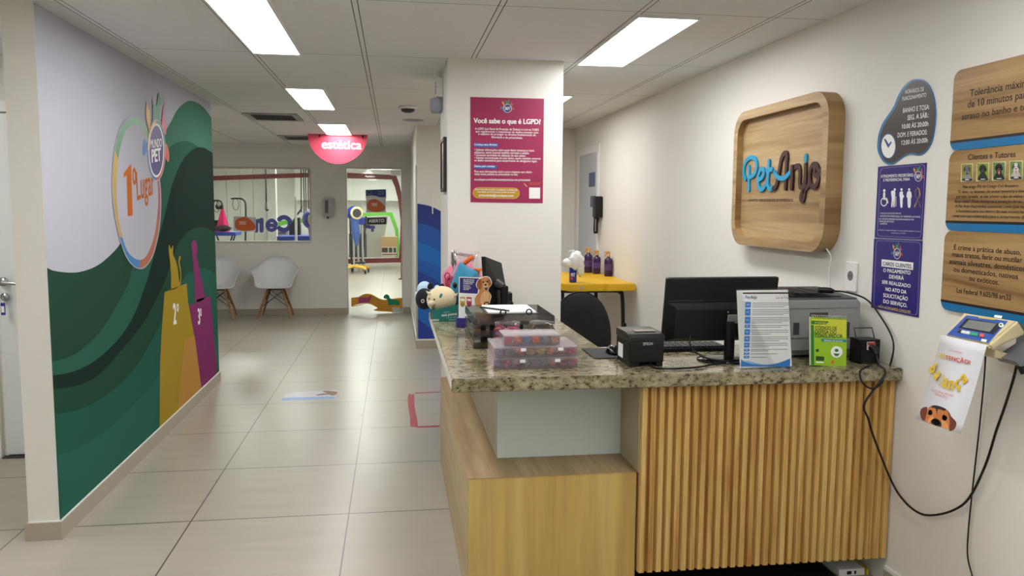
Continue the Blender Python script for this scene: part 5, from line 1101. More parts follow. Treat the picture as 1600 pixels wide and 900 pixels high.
def dogphoto(t, q, coat, dark, muzzle, bg, chest, tongue):
    """framed dog portrait: background, shoulders, head, ears, muzzle, eyes, nose"""
    x0 = (q[0][0]+q[3][0])/2; x1 = (q[1][0]+q[2][0])/2; y0 = (q[0][1]+q[1][1])/2; y1 = (q[2][1]+q[3][1])/2
    m_ = lambda u, v: (x0+(x1-x0)*u, y0+(y1-y0)*v)
    b = MB().use(mat('photo_edge', (206, 206, 160), .4)); b.flat(pw, q, OFFB+.0002)
    k_ = .06; b.use(mat('photo_bg_%02x%02x%02x' % bg, bg, .5, var=.35, scale=90)); b.flat(pw, [m_(k_, .04), m_(1-k_, .04), m_(1-k_, .96), m_(k_, .96)], OFFB+.0005)
    f_ = lambda m, pts, o: (b.use(m), b.flat(pw, spline([m_(*p) for p in pts], True, 3), OFFB+o))
    C_ = mat('coat_%02x%02x%02x' % coat, coat, .7, var=.25, scale=120); D_ = mat('coat_%02x%02x%02x' % dark, dark, .7, var=.2, scale=120); Z_ = mat('coat_%02x%02x%02x' % muzzle, muzzle, .7, var=.15, scale=120); H_ = mat('coat_%02x%02x%02x' % chest, chest, .7, var=.2, scale=120)
    f_(H_, [(.14, .95), (.2, .72), (.34, .58), (.66, .58), (.8, .72), (.88, .95)], .0008)
    f_(C_, [(.3, .3), (.36, .16), (.5, .1), (.64, .16), (.72, .3), (.7, .5), (.58, .64), (.42, .64), (.3, .5)], .0011)
    f_(D_, [(.28, .2), (.36, .14), (.36, .34), (.26, .46), (.2, .36)], .0014); f_(D_, [(.72, .2), (.64, .14), (.64, .34), (.76, .46), (.8, .36)], .0014)
    f_(Z_, [(.42, .4), (.5, .34), (.58, .4), (.6, .54), (.5, .62), (.4, .54)], .0014)
    b.use(EYE_K)
    for u, v, ru, rv in ((.42, .32, .035, .025), (.58, .32, .035, .025), (.5, .42, .06, .035)): 
        cx_, cy_ = m_(u, v); b.flat(pw, ell(cx_, cy_, ru*(x1-x0), rv*(y1-y0), 10), OFFB+.0017)
    f_(EYE_K, [(.42, .5), (.5, .53), (.58, .5), (.55, .58), (.45, .58)], .0017)
    if tongue: f_(mat('tongue', (214, 120, 120), .5), [(.44, .54), (.56, .54), (.55, .66), (.48, .67)], .0019)
    f_(mat('collar_dark', (28, 26, 28), .6), [(.14, .95), (.2, .82), (.5, .88), (.8, .82), (.88, .95)], .0020)
    b.use(PRINT_W); cx_, cy_ = m_(.5, .91); b.flat(pw, [m_(.34, .885), m_(.68, .88), m_(.68, .915), m_(.34, .92)], OFFB+.0023)
    b.build('dog_photo', parent=t)
dogphoto(t, c2b([(205, 200), (326, 194), (320, 376), (200, 380)]), (120, 116, 112), (70, 66, 64), (150, 146, 142), (132, 140, 30), (140, 140, 140), False)
dogphoto(t, c2b([(362, 190), (489, 185), (480, 370), (354, 376)]), (34, 34, 38), (20, 20, 22), (90, 92, 98), (130, 150, 40), (30, 30, 34), False)
dogphoto(t, c2b([(520, 180), (656, 174), (646, 363), (512, 370)]), (24, 22, 22), (16, 14, 14), (156, 92, 52), (104, 130, 76), (26, 24, 24), True)
dogphoto(t, c2b([(690, 172), (826, 164), (820, 357), (684, 363)]), (206, 202, 200), (70, 66, 70), (226, 222, 218), (112, 140, 60), (190, 180, 174), True)
c3b = crop(1470, 350, 6)
t = wood_board('wooden board about the animal abuse law, lowest of three', (1488, 360.5), (1476.5, 483))
front_text(t, 'lettering', PRINT_K, pw, [(s_, c3b([a])[0], c3b([e])[0], h/6) for s_, a, e, h in (('É crime a prática de abuso,', (122, 238), (750, 290), 56), ('maus tratos, ferir ou mutilar', (105, 304), (762, 364), 46), ('animais silvestres, domésticos', (78, 371), (788, 446), 46), ('ou domesticados, nativos', (120, 445), (722, 518), 46), ('ou exóticos.', (265, 530), (543, 573), 46), ('Lei Federal 9.605/98 art32', (148, 641), (657, 716), 46))], off=OFFB, bold=.012)

# scale display on its bracket with the hanging sheet
CRM = mat('case_cream', (214, 200, 158), .45, var=.04); 
t = thing('scale_display', 'cream and blue scale display on a grey bracket at the right wall', 'scale display', (1.84, 2.27, 1.06))
top = [PX(1.88).at(1506, 487), PX(1.88).at(1591, 500)]; bot = [PX(1.78).at(1475, 525), PX(1.78).at(1544.5, 539)]
u_ = (bot[1]-bot[0]).normalized(); vv = (top[0]-bot[0]); nrm = u_.cross(vv).normalized(); nrm = nrm if nrm.x < 0 else -nrm
pd = Plane(bot[0], nrm)
A = [bot[0], bot[1], top[1], top[0]]
bb = bmesh.new(); vs = [bb.verts.new(p) for p in A]+[bb.verts.new(p) for p in (A[0]-nrm*.022, A[1]-nrm*.022, A[2]-nrm*.055, A[3]-nrm*.055)]
for q in ([0, 1, 2, 3], [7, 6, 5, 4], [0, 4, 5, 1], [1, 5, 6, 2], [2, 6, 7, 3], [3, 7, 4, 0]): bb.faces.new([vs[i] for i in q])
bmesh.ops.recalc_face_normals(bb, faces=bb.faces[:]); bmesh.ops.bevel(bb, geom=bb.edges[:], offset=.007, segments=3, affect='EDGES')
b = MB().use(CRM).bm(bb, False); b.build('case', parent=t)
cdp = crop(1420, 470, 3.911)
b = MB().use(mat('display_blue', (36, 84, 170), .3)); b.flat(pd, cdp([(352, 88), (606, 124), (487, 258), (232, 207)]), .0006); b.build('blue_panel', parent=t)
b = MB().use(mat('display_navy', (20, 22, 40), .25)); b.flat(pd, cdp([(352, 108), (580, 142), (516, 206), (302, 165)]), .0010); b.build('bezel', parent=t)
b = MB().use(mat('lcd_grey', (120, 126, 122), .25)); b.flat(pd, cdp([(368, 116), (536, 140), (494, 190), (326, 160)]), .0014); b.build('lcd_screen', parent=t)
for pts, cc in (([(308, 178), (328, 182), (320, 197), (300, 193)], (24, 24, 34)), ([(328, 183), (350, 187), (343, 203), (320, 198)], (230, 230, 230)), ([(354, 188), (378, 192), (370, 209), (346, 204)], (230, 230, 230)), ([(382, 193), (428, 201), (420, 219), (374, 210)], (50, 160, 120)), ([(440, 203), (466, 208), (458, 226), (432, 221)], (220, 90, 90))):
    b = MB().use(mat('key_%02x%02x%02x' % cc, cc, .4)); b.prism([pd.at(*p, .0008) for p in cdp(pts)], nrm*.003); b.build('key', parent=t)
b = MB().use(mat('badge_yellow', (200, 190, 70), .4)); b.flat(pd, cdp([(428, 97), (530, 108), (526, 118), (424, 106)]), .0010); b.use(PRINT_W); b.flat(pd, ell(1420+564/3.911, 470+148/3.911, 4.0, 3.6, 16), .0012); b.use(mat('seal_green', (60, 150, 80), .4)); b.flat(pd, ell(1420+562/3.911, 470+146/3.911, 2.2, 2.0, 12), .0014)
b.build('round_sticker', parent=t); b = MB().use(PRINT_W); b.flat(pd, cdp([(525, 86), (572, 92), (566, 108), (520, 100)]), .0010); b.build('sticker', parent=t); b = MB().use(PRINT_W); b.flat(pd, cdp([(446, 232), (478, 238), (472, 252), (440, 246)]), .0012); b.build('sticker', parent=t)
# arm and wall bracket
BKT = mat('bracket_grey', (120, 124, 132), .35, metal=.4)
b = MB().use(BKT); m0 = (A[1]+A[2])/2-nrm*.035
b.prism([(1.835, 2.20, 1.055), (1.945, 2.20, 1.12), (1.945, 2.20, 1.05), (1.85, 2.20, 1.04)], (0, -.085, 0)); b.box(1.936, 1.9445, 2.08, 2.24, 1.02, 1.16, .002); b.build('bracket', parent=t)
b = MB().use(CRM); b.prism([A[0]-nrm*.022+Vector((.02, -.012, 0)), A[1]-nrm*.022+Vector((.02, .012, 0)), A[1]-nrm*.028+Vector((.075, .014, -.012)), A[0]-nrm*.028+Vector((.075, -.012, -.012))], Vector((0, 0, -.022))); b.build('underside_boss', parent=t)
b = MB().use(BLACK); b.tube([(1.86, 2.135, 1.045), (1.865, 2.128, 1.03), (1.868, 2.125, 1.015)], [.010, .009, .006], 10); b.build('plug', parent=t)
# thin cord dropping from display to floor
cd = [PX(1.90).at(1540, 556), PX(1.93).at(1537, 600), PX(1.935).at(1529, 680), PX(1.935).at(1520, 760), PX(1.935).at(1513, 830), PX(1.935).at(1512, 870), PX(1.93).at(1520, 905), PX(1.92).at(1523, 940)]
b = MB().use(BLACK).tube(spline([tuple(p) for p in cd], False, 6), .0026); b.build('signal_cord', parent=t)
# hanging sheet
t = thing('hanging_sheet', 'white paper sheet with yellow curved word and a dog face hanging from the scale display', 'paper sheet', (1.74, 2.27, .80))
pu0, pu1 = PX(1.776).at(1471, 523), PX(1.776).at(1542, 539)
pb0, pb1 = PX(1.70).at(1430.5, 655), PX(1.70).at(1500.5, 678.5)
ctrl0 = (pu0+pb0)/2+Vector((.002, 0, .0)); 
psn = (pu1-pu0).cross(pb0-pu0).normalized(); psn = psn if psn.x < 0 else -psn
b = MB().use(mat('sheet_white', (222, 222, 228), .5, var=.02)); vs = []; N = 10
for i in range(N+1):
    k_ = i/N; bend = -.0035*math.sin(math.pi*k_)
    vs += [pu0.lerp(pb0, k_)+psn*bend, pu1.lerp(pb1, k_)+psn*bend]
b.add(vs, [[2*i, 2*i+1, 2*i+3, 2*i+2] for i in range(N)], True); b.build('sheet', parent=t, solid=.0004)
pp = Plane((pu0+pu1+pb0+pb1)/4, psn)
chs = crop(1420, 470, 3.911)
RED = mat('print_red', (206, 70, 40), .5); YL = mat('print_yellow', (222, 186, 40), .5)
def pt_(m, nm, L_, **kw): return front_text(t, nm, m, pp, [(s_, chs([a])[0], chs([e])[0], h/3.911) for s_, a, e, h in L_], off=.0012, **kw)
pt_(YL, 'yellow_heading', [('AU', (176, 343), (220, 354), 27)], bold=.03)
pt_(RED, 'red_heading', [('TENÇÃO!', (222, 355), (376, 390), 30)], bold=.03)
pt_(mat('print_red_soft', (214, 110, 100), .5), 'small_text', [('OI, AMIGO,', (246, 304), (330, 324), 9), ('EXCLUSIVA APENAS', (138, 550), (272, 588), 13), ('PARA PETS.', (160, 577), (236, 600), 13)])
b = MB().use(YL)
ring = [(150, 415, 'b', -52), (172, 456, 'a', -36), (201, 486, 'l', -18), (222, 502, 'a', -2), (258, 516, 'n', 10), (300, 507, 'ç', 30), (338, 474, 'a', 46)]
e1 = (pp.at(*chs([(300, 400)])[0])-pp.at(*chs([(200, 377)])[0])); s100 = e1.length/102.6; e1.normalize(); e2 = psn.cross(e1).normalized(); e2 = e2 if e2.z > 0 else -e2
for x, y, ch, ang_ in ring:
    o = pp.at(*chs([(x, y)])[0], .0012); a = math.radians(-ang_)
    hh = {'b': 52, 'l': 50, 'ç': 36}.get(ch, 38)*s100; ww = {'l': 12, 'n': 34, 'ç': 32}.get(ch, 33)*s100; dn = 0
    ex_, ey_ = e1*math.cos(-a)+e2*math.sin(-a)*1.0, e2*math.cos(-a)-e1*math.sin(-a)
    for q_, (vs, fs) in enumerate(glyphs(ch, .045)): b.add([o+psn*.00012*q_+ex_*(vx-.5)*ww+ey_*(vy-.5)*hh for vx, vy in vs], fs)
b.build('curved_word', parent=t)
b = MB()
def dp(m, pts, o): b.use(m); b.flat(pp, spline(chs(pts), True, 3), .0012+o)
BR = mat('dogface_brown', (196, 118, 60), .7, var=.2, scale=70); BR2 = mat('dogface_ear', (110, 52, 34), .7, var=.2, scale=70); BR3 = mat('dogface_dark', (44, 34, 32), .7, var=.2, scale=70); BR4 = mat('dogface_tan', (222, 150, 88), .7, var=.15, scale=70)
b.use(BR); b.flat(pp, spline(chs([(104, 742), (104, 700), (116, 660), (142, 640), (180, 642), (230, 664), (256, 700), (258, 745), (240, 786)]), False, 3), .0014)
dp(BR2, [(112, 650), (78, 658), (68, 690), (78, 722), (96, 732), (106, 700)], .0005); dp(BR2, [(238, 668), (258, 706), (290, 742), (282, 780), (262, 794), (246, 790), (250, 730)], .0005)
dp(BR3, [(146, 640), (182, 642), (228, 662), (214, 672), (178, 662), (172, 700), (164, 660), (140, 652)], .0005)
dp(BR4, [(116, 726), (140, 705), (152, 716), (140, 752), (118, 746)], .0006); dp(BR4, [(192, 742), (206, 730), (236, 752), (238, 784), (206, 776)], .0006)
dp(EYE_K, [(124, 668), (140, 670), (144, 688), (134, 698), (118, 692)], .0009); dp(EYE_K, [(208, 698), (226, 702), (234, 720), (220, 732), (204, 722)], .0009)
dp(BR3, [(140, 728), (162, 718), (188, 730), (200, 752), (194, 768), (160, 762), (134, 746)], .0009); dp(EYE_K, [(140, 728), (162, 722), (184, 734), (190, 754), (168, 762), (146, 748)], .0012)
b.build('dog_face', parent=t)

# ================================================================== COLUMN ITEMS
pp = PY(4.705); c4 = crop(730, 145, 10); c5 = crop(730, 230, 10)
MAG = mat('poster_magenta', (158, 34, 84), .4, var=.08, scale=3)
t = thing('wall_poster', 'magenta data privacy poster on the front of the white column', 'poster', (.66, 4.703, 1.535))
b = MB().use(MAG); b.prism([pp.at(*p, .0005) for p in ((735, 151.5), (850, 154.3), (848, 317.5), (735.3, 316))], (0, -.0012, 0)); b.build('sheet', parent=t)
pet_badge(t, pp, 793, 169.3, 5.8, 6.0, .0022)
front_text(t, 'title', PRINT_W, pp, [('Você sabe o que é LGPD?', c4([(100, 470)])[0], c4([(1148, 490)])[0], 7.6)], off=.0024, bold=.045)
def pl_(crop_, L_): return [(s_, crop_([a])[0], crop_([e])[0], h/10) for s_, a, e, h in L_]
front_text(t, 'body_text', PRINT_W, pp, pl_(c4, [('A LGPD (Lei Geral de Proteção de Dados) é a Lei no 13.853', (122, 576), (1116, 594), 34), ('que regulamenta o tratamento de dados pessoais com', (130, 616), (1112, 636), 30), ('o objetivo de proteger os direitos fundamentais de', (170, 656), (1070, 676), 32), ('liberdade e de privacidade.', (380, 706), (866, 720), 32)])+pl_(c5, [('• Solicitar informações sobre quais dados tratamos e como', (112, 56), (1046, 68), 34), ('utilizamos, sendo possível também correção e edição;', (112, 98), (966, 108), 34), ('• Gerenciar permissão de utilização de seus dados;', (112, 138), (912, 150), 34), ('• Solicitar anonimização de seus dados, sendo mantidos somente', (112, 180), (1148, 194), 34), ('os dados necessários para cumprimento de obrigações legais.', (112, 220), (1096, 234), 34), ('Para mais informações sobre como tratamos seus dados', (112, 394), (1010, 404), 34), ('visite nossa política de privacidade no link:', (112, 436), (792, 442), 34), ('mundopet.com/institucional/politicas-de-privacidade', (112, 520), (986, 528), 34)]), off=.0024, bold=.02)
def pill(pl, x0, y0, x1, y1, dy): 
    r = (y1-y0)/2; return [(x0+r+r*math.cos(a), y0+r+r*math.sin(a)) for a in [math.pi/2+k_*math.pi/8 for k_ in range(9)]]+[(x1-r+r*math.cos(a), y0+r+dy+r*math.sin(a)) for a in [-math.pi/2+k_*math.pi/8 for k_ in range(9)]]
BP = mat('poster_blue', (44, 92, 176), .4)
for nm, cc, (x0, y0, x1, y1), tx, a, e in (('rights_pill', c4, (100, 784, 492, 846), 'Conheça seus direitos:', (112, 822), (470, 826)), ('contact_pill', c5, (98, 274, 462, 334), 'Dados para contato:', (112, 310), (436, 313))):
    q = cc([(x0, y0), (x1, y1)]); b = MB().use(BP); b.flat(pp, pill(pp, q[0][0], q[0][1], q[1][0], q[1][1], .5), .0022); b.use(PRINT_W); write(b, pp, tx, cc([a])[0], cc([e])[0], 3.2, .0028, .03); b.build(nm, parent=t)
b = MB().use(mat('poster_gold', (214, 164, 70), .4)); q = c5([(84, 626), (822, 800)]); b.flat(pp, pill(pp, q[0][0], q[0][1], q[1][0], q[1][1], .7), .0022); b.use(mat('poster_mustard', (196, 150, 40), .4)); b.flat(pp, pill(pp, q[0][0]+1, q[0][1]+1, q[1][0]-1, q[1][1]-1, .7), .0026)
b.use(PRINT_W); write(b, pp, 'Para mais informações ou exercer o direito de', c5([(124, 672)])[0], c5([(782, 682)])[0], 3.0, .0032, .01); write(b, pp, 'seus dados, entre em contato através do e-mail:', c5([(164, 710)])[0], c5([(744, 718)])[0], 3.0, .0032, .01); write(b, pp, 'privacidade@mundopet.com', c5([(184, 766)])[0], c5([(724, 774)])[0], 3.6, .0032, .035)
b.build('contact_banner', parent=t)
b = MB().use(PRINT_W); b.flat(pp, c5([(968, 630), (1140, 632), (1138, 804), (968, 802)]), .0022); b.build('white_square', parent=t)
b = MB().use(mat('poster_peach', (232, 160, 140), .5)); b.flat(pp, c5([(882, 562), (892, 560), (936, 606), (938, 622), (922, 616)]), .0022); b.build('pointing_arrow', parent=t)
front_text(t, 'orange_text', mat('poster_orange', (226, 110, 60), .5), pp, pl_(c5, [('ou aponte a câmera', (952, 566), (1152, 570), 24), ('para o QR code', (980, 588), (1128, 591), 22)]), off=.0024, bold=.01)
# emergency lamp and framed panel on the aisle side of the column
t = thing('emergency_lamp', 'white emergency lamp high on the aisle side of the column', 'emergency lamp', (.30, 5.22, 2.15))
b = MB().use(WHITE).box(.270, .3115, 5.16, 5.27, 2.20, 2.32, .004); b.build('box', parent=t)
b = MB().use(DARK); 
for i in range(4): b.box(.268, .2705, 5.175, 5.255, 2.225+i*.02, 2.235+i*.02)
b.build('grille', parent=t)
b = MB().use(glass('lamp_cover', (225, 228, 240), .35, .1, .8, (200, 204, 220))).lathe([(0, -.10), (.034, -.095), (.042, -.06), (.040, -.01), (.02, 0)], (.272, 5.20, 2.198), 16); b.build('lamp_cover', parent=t)
t = thing('framed_panel', 'narrow metal framed panel on the aisle side of the column', 'panel', (.305, 4.95, 1.60))
b = MB().use(DARK); 
for y0, y1, z0, z1 in ((4.80, 4.82, 1.60, 1.92), (5.09, 5.11, 1.60, 1.92), (4.82, 5.09, 1.60, 1.62), (4.82, 5.09, 1.90, 1.92)): b.box(.292, .3115, y0, y1, z0, z1, .002)
b.build('frame', parent=t)
b = MB().use(STEEL).box(.300, .311, 4.82, 5.09, 1.62, 1.90); b.build('plate', parent=t)

# ================================================================== AISLE: HANGING SIGN, CHAIRS, DISPENSER, FLOOR MARKS
pe = PY(9.80); ce = crop(470, 190, 11.25)
PK = mat('sign_pink', (214, 74, 98), .35, var=.02)
t = thing('hanging_sign', 'pink half-round hanging sign reading estética under the ceiling', 'sign', (-.60, 9.80, 2.0))
P = ce([(125, 205), (1175, 235)])+spline(ce([(1172, 290), (1145, 400), (1090, 510), (1000, 610), (880, 690), (760, 735), (650, 745), (540, 730), (430, 690), (310, 610), (215, 500), (155, 390), (128, 290)]), False, 4)
b = MB().use(PK); b.prism([pe.at(*p) for p in P], (0, .012, 0)); b.build('sign_board', parent=t)
front_text(t, 'lettering', PRINT_W, pe, [('estética', ce([(366, 470)])[0], ce([(1070, 486)])[0], 13.3)], off=.0015, bold=.03)
for x in (-.86, -.36):
    b = MB().use(STEEL).box(x-.01, x+.01, 9.80, 9.812, pe.at(500, 212).z-.02, CEIL, .001); b.build('hanger', parent=t)

SHELL = mat('shell_white', (226, 227, 226), .35, var=.015); BEECH = wood('beech_leg', [(.3, (136, 98, 60)), (.6, (168, 126, 80)), (.8, (184, 144, 96))], 2, 9, .5)
def shell_chair(cx, cy, rz, label):
    t = thing('shell_armchair', label, 'chair', (cx, cy, 0), 'white shell armchairs')
    R = Matrix.Translation((cx, cy, 0)) @ Matrix.Rotation(rz, 4, 'Z')
    b = MB(); b.M = R; b.use(SHELL)
    half = [(0, -.235, .425), (.10, -.236, .424), (.19, -.230, .428), (.235, -.205, .445), (.250, -.17, .50), (.262, -.14, .57), (.300, -.125, .635), (.318, -.08, .660), (.300, .02, .668), (.262, .10, .690), (.215, .165, .735), (.165, .205, .785), (.10, .228, .820), (0, .236, .830)]
    rim = spline(half+[(-x, y, z) for x, y, z in half[-2:0:-1]], True, 3); n = len(rim); C0 = (0, 0.0, .405); rings = 10; vs = []
    for r in range(rings):
        k_ = 1-(r/rings)
        for x, y, z in rim:
            kk = k_**.62 if z > .5 else k_**.8
            vs.append((C0[0]+(x-C0[0])*kk, C0[1]+(y-C0[1])*kk, C0[2]+(z-C0[2])*k_**1.9))
    vs.append(C0); fs = [[r*n+i, r*n+(i+1) % n, (r+1)*n+(i+1) % n, (r+1)*n+i] for r in range(rings-1) for i in range(n)]+[[(rings-1)*n+i, (rings-1)*n+(i+1) % n, rings*n] for i in range(n)]
    b.add(vs, fs, True); b.build('seat_shell', parent=t, solid=.008)
    feet = [(-.218, -.19), (.218, -.19), (.205, .19), (-.205, .19)]
    tops = [(x*.42, y*.55, .398) for x, y in feet]
    for f_, tp in zip(feet, tops):
        b = MB(); b.M = R; b.use(BEECH); b.tube([(f_[0], f_[1], .001), (f_[0]*.72+tp[0]*.28, f_[1]*.72+tp[1]*.28, .13), tp], [.011, .015, .015], 10); b.build('leg', parent=t)
    b = MB(); b.M = R; b.use(BLACK)
    at_ = lambda i, k_: Vector(feet[i]+(0,)).lerp(Vector(tops[i]), k_)
    for i in range(4):
        j = (i+1) % 4; b.tube([at_(i, .42), at_(j, .93)], .0045, 6); b.tube([at_(j, .42), at_(i, .93)], .0045, 6)
    b.box(-.10, .10, -.115, -.095, .388, .400); b.box(-.10, .10, .095, .115, .388, .400); b.build('wire_brace', parent=t)
    return t
ch = shell_chair(-1.60, 11.215, 0, 'white shell armchair on wooden legs against the far wall, nearest the glass door')
dup(ch, (-2.355, 11.215, 0), 'white shell armchair on wooden legs against the far wall, half hidden by the mural partition', .03, 'white shell armchairs')
t = thing('gel_dispenser', 'grey and white gel dispenser on the far wall between window and glass door', 'dispenser', (-.90, BW-.04, 1.36))
b = MB().use(mat('dispenser_grey', (176, 178, 178), .4)).box(-.975, -.825, BW-.09, BW-.001, 1.37, 1.62, .02, 3); b.build('body', parent=t)
b = MB().use(mat('dispenser_slate', (86, 92, 96), .3)).box(-.945, -.898, BW-.094, BW-.089, 1.42, 1.60, .002); b.build('window_strip', parent=t)
b = MB().use(DARK).box(-.925, -.895, BW-.08, BW-.03, 1.345, 1.372, .004); b.build('nozzle', parent=t)

pz = PZ(0); cf = crop(430, 600, 5.926)
t = thing('floor_sticker', 'worn white and blue floor sticker with a brown dog paw on the aisle tiles', 'floor sticker', (-.68, 6.48, 0))
b = MB().use(mat('sticker_white', (186, 184, 190), .35, var=.08, scale=12)); b.flat(pz, cf([(90, 92), (200, 72), (440, 62), (580, 55), (555, 135), (52, 152)]), .0006); b.build('sheet', parent=t)
b = MB().use(mat('sticker_blue', (104, 146, 206), .35, var=.12, scale=20)); b.flat(pz, cf([(72, 128), (250, 122), (420, 118), (556, 116), (550, 134), (52, 154)]), .0010); b.build('blue_edge', parent=t)
b = MB().use(mat('sticker_brown', (122, 84, 62), .5, var=.3, scale=40)); b.flat(pz, spline(cf([(380, 98), (440, 88), (480, 84), (440, 72), (460, 62), (520, 66), (575, 74), (560, 100), (520, 106), (500, 98), (440, 102), (390, 106)]), True, 3), .0012); b.build('paw_print', parent=t)
t = thing('floor_tape', 'peeling red tape rectangle marked on the floor beside the counter', 'floor tape', (.20, 5.9, 0))
RT = mat('tape_red', (158, 32, 48), .4, var=.12, scale=14)
b = MB().use(RT); b.flat(pz, spline(cf([(1232, 100), (1250, 88), (1262, 100), (1275, 92), (1290, 110), (1288, 180), (1300, 260), (1315, 330), (1318, 392), (1280, 396), (1252, 386), (1250, 320), (1238, 250), (1228, 170)]), True, 3), .0006); b.build('side_strip', parent=t)
b = MB().use(RT); b.flat(pz, cf([(1280, 392), (1420, 386), (1700, 372), (1700, 390), (1420, 402), (1310, 404)]), .0008); b.build('near_strip', parent=t)
b = MB().use(RT); b.flat(pz, cf([(1292, 80), (1420, 74), (1700, 62), (1700, 70), (1420, 82), (1295, 90)]), .0006); b.build('far_strip', parent=t)
b = MB().use(mat('leaf_scrap', (110, 92, 70), .6)).flat(pz, cf([(784, 292), (800, 284), (808, 286), (800, 292)]), .001); tag(b.build('leaf_scrap', origin=(-.16, 5.9, 0)), 'tiny brown scrap lying alone on the aisle floor left of the red tape', 'scrap')

# ================================================================== WINDOW AND GLASS DOOR STICKERS
pg1 = PY(BW+.045); cw = crop(325, 250, 6.43); cd_ = crop(535, 250, 6.92); ce_ = crop(535, 370, 6.92)
SGREY = mat('sticker_pale', (206, 204, 204), .4); SORG = mat('sticker_orange', (214, 104, 44), .4, var=.06); SORG2 = mat('sticker_orange_dark', (196, 82, 40), .4)
def orange_sign(pl, cc, quad, blob_, dots, label, par):
    t = thing('window_sticker', label, 'sticker', tuple(pl.at(*cc([quad[3]])[0])), 'orange glass stickers')
    b = MB().use(SGREY); b.flat(pl, cc(quad), .001); b.build('sheet', parent=t)
    b = MB().use(SORG2); b.flat(pl, spline(cc(blob_), True, 4), .0016); q = cc(blob_); cx_ = sum(p[0] for p in q)/len(q); cy_ = sum(p[1] for p in q)/len(q); b.use(SORG); b.flat(pl, spline([(cx_+(x-cx_)*.92, cy_+(y-cy_)*.92) for x, y in q], True, 4), .0020); b.build('orange_shape', parent=t)
    b = MB().use(PRINT_W)
    for s_, a, e, h in dots: write(b, pl, s_, cc([a])[0], cc([e])[0], h, .0026, .02)
    b.build('lettering', parent=t)
orange_sign(pg1, cw, [(258, 567), (482, 572), (478, 720), (256, 716)], [(345, 575), (395, 580), (440, 615), (475, 655), (470, 695), (430, 708), (340, 708), (285, 690), (270, 645), (285, 600)], [('espaço', (318, 632), (382, 634), 2.2), ('estética', (316, 648), (382, 650), 2.2)], 'orange rounded sticker on the large far window', w1)
orange_sign(pg1, cd_, [(257, 418), (467, 414), (470, 566), (258, 568)], [(345, 422), (395, 440), (430, 470), (460, 500), (455, 540), (420, 555), (340, 560), (285, 540), (268, 495), (285, 445)], [('espaço', (316, 480), (376, 482), 2.2), ('estética', (318, 496), (376, 498), 2.2)], 'orange rounded sticker on the glass door above the dark plate', d2)
t = thing('door_sticker', 'dark blue wavy sticker at the top of the glass door stickers', 'sticker', tuple(pg1.at(*cd_([(257, 410)])[0])))
b = MB().use(SGREY); b.flat(pg1, cd_([(250, 322), (474, 316), (476, 414), (252, 416)]), .001); b.build('sheet', parent=t)
b = MB().use(mat('sticker_navy', (28, 56, 124), .4)); b.flat(pg1, cd_([(252, 324), (468, 318), (468, 398)])+spline(cd_([(450, 402), (400, 400), (350, 386), (300, 384), (256, 390)]), False, 3), .0014); b.build('blue_shape', parent=t)
b = MB().use(mat('sticker_sky', (100, 140, 200), .4)); write(b, pg1, 'horário', cd_([(384, 350)])[0], cd_([(446, 349)])[0], 2.2, .0022, .02); write(b, pg1, 'especial', cd_([(384, 372)])[0], cd_([(448, 371)])[0], 2.2, .0022, .02); b.band(pg1, ell(535+290/6.92, 250+352/6.92, 3.8, 3.6, 18), ell(535+290/6.92, 250+352/6.92, 3.0, 2.8, 18), .0020); b.build('lettering', parent=t)
t = thing('open_plate', 'dark plate reading ABERTO on the glass door', 'sign plate', tuple(pg1.at(*cd_([(265, 698)])[0])))
b = MB().use(SGREY); b.prism([pg1.at(*p, .001) for p in cd_([(262, 622), (479, 618), (479, 698), (262, 702)])], (0, -.002, 0)); b.build('plate', parent=t)
b = MB().use(mat('plate_charcoal', (48, 50, 48), .4)); b.flat(pg1, cd_([(266, 626), (475, 622), (475, 694), (266, 698)]), .0034); dfc = b.build('dark_face', parent=t)
front_text(dfc, 'lettering', PRINT_W, pg1, [('ABERTO', cd_([(284, 676)])[0], cd_([(452, 672)])[0], 5.0)], off=.0040, bold=.03)
t = thing('door_wave_decal', 'yellow wave decal with pink and green dogs low on the glass door', 'decal', (-.27, BW+.044, .03))
b = MB().use(mat('decal_yellow', (214, 160, 40), .4)); b.flat(pg1, [ce_([p])[0] for p in [(95, 660), (180, 650)]]+spline(ce_([(190, 640), (240, 618), (300, 618), (350, 640), (400, 668), (450, 680), (520, 676), (590, 662), (652, 660)]), False, 3)+ce_([(652, 800), (540, 812), (400, 806), (330, 796)])+spline(ce_([(380, 770), (330, 735), (250, 715), (170, 730), (97, 752)]), False, 3), .001)
b.build('wave_print', parent=t)
b = MB().use(mat('decal_orange', (204, 116, 36), .4))
for dy in (18, 44, 70, 96):
    T1 = spline(ce_([(97, 652+dy), (180, 640+dy), (240, 622+dy), (300, 624+dy), (350, 648+dy), (400, 674+dy), (460, 688+dy), (540, 678+dy), (650, 658+dy)]), False, 3)
    b.add([pg1.at(*p, .0014) for p in T1]+[pg1.at(p[0], p[1]+1.0, .0014) for p in T1], [[i, i+1, len(T1)+i+1, len(T1)+i] for i in range(len(T1)-1)])
b.build('wave_lines', parent=t)
b = MB().use(mat('decal_mauve', (170, 60, 110), .4)); b.flat(pg1, ce_([(178, 655), (285, 655), (298, 632), (310, 645), (322, 650), (312, 662), (300, 690), (298, 705), (190, 722), (172, 715)]), .0018); b.build('pink_dog', parent=t)
b = MB().use(mat('decal_green', (20, 140, 90), .4)); b.flat(pg1, spline(ce_([(443, 652), (458, 630), (480, 622), (505, 636), (516, 664), (560, 678), (612, 692), (614, 740), (590, 738), (560, 735), (530, 740), (498, 740), (490, 700), (478, 672), (455, 668)]), True, 2), .0018); b.build('green_dog', parent=t)

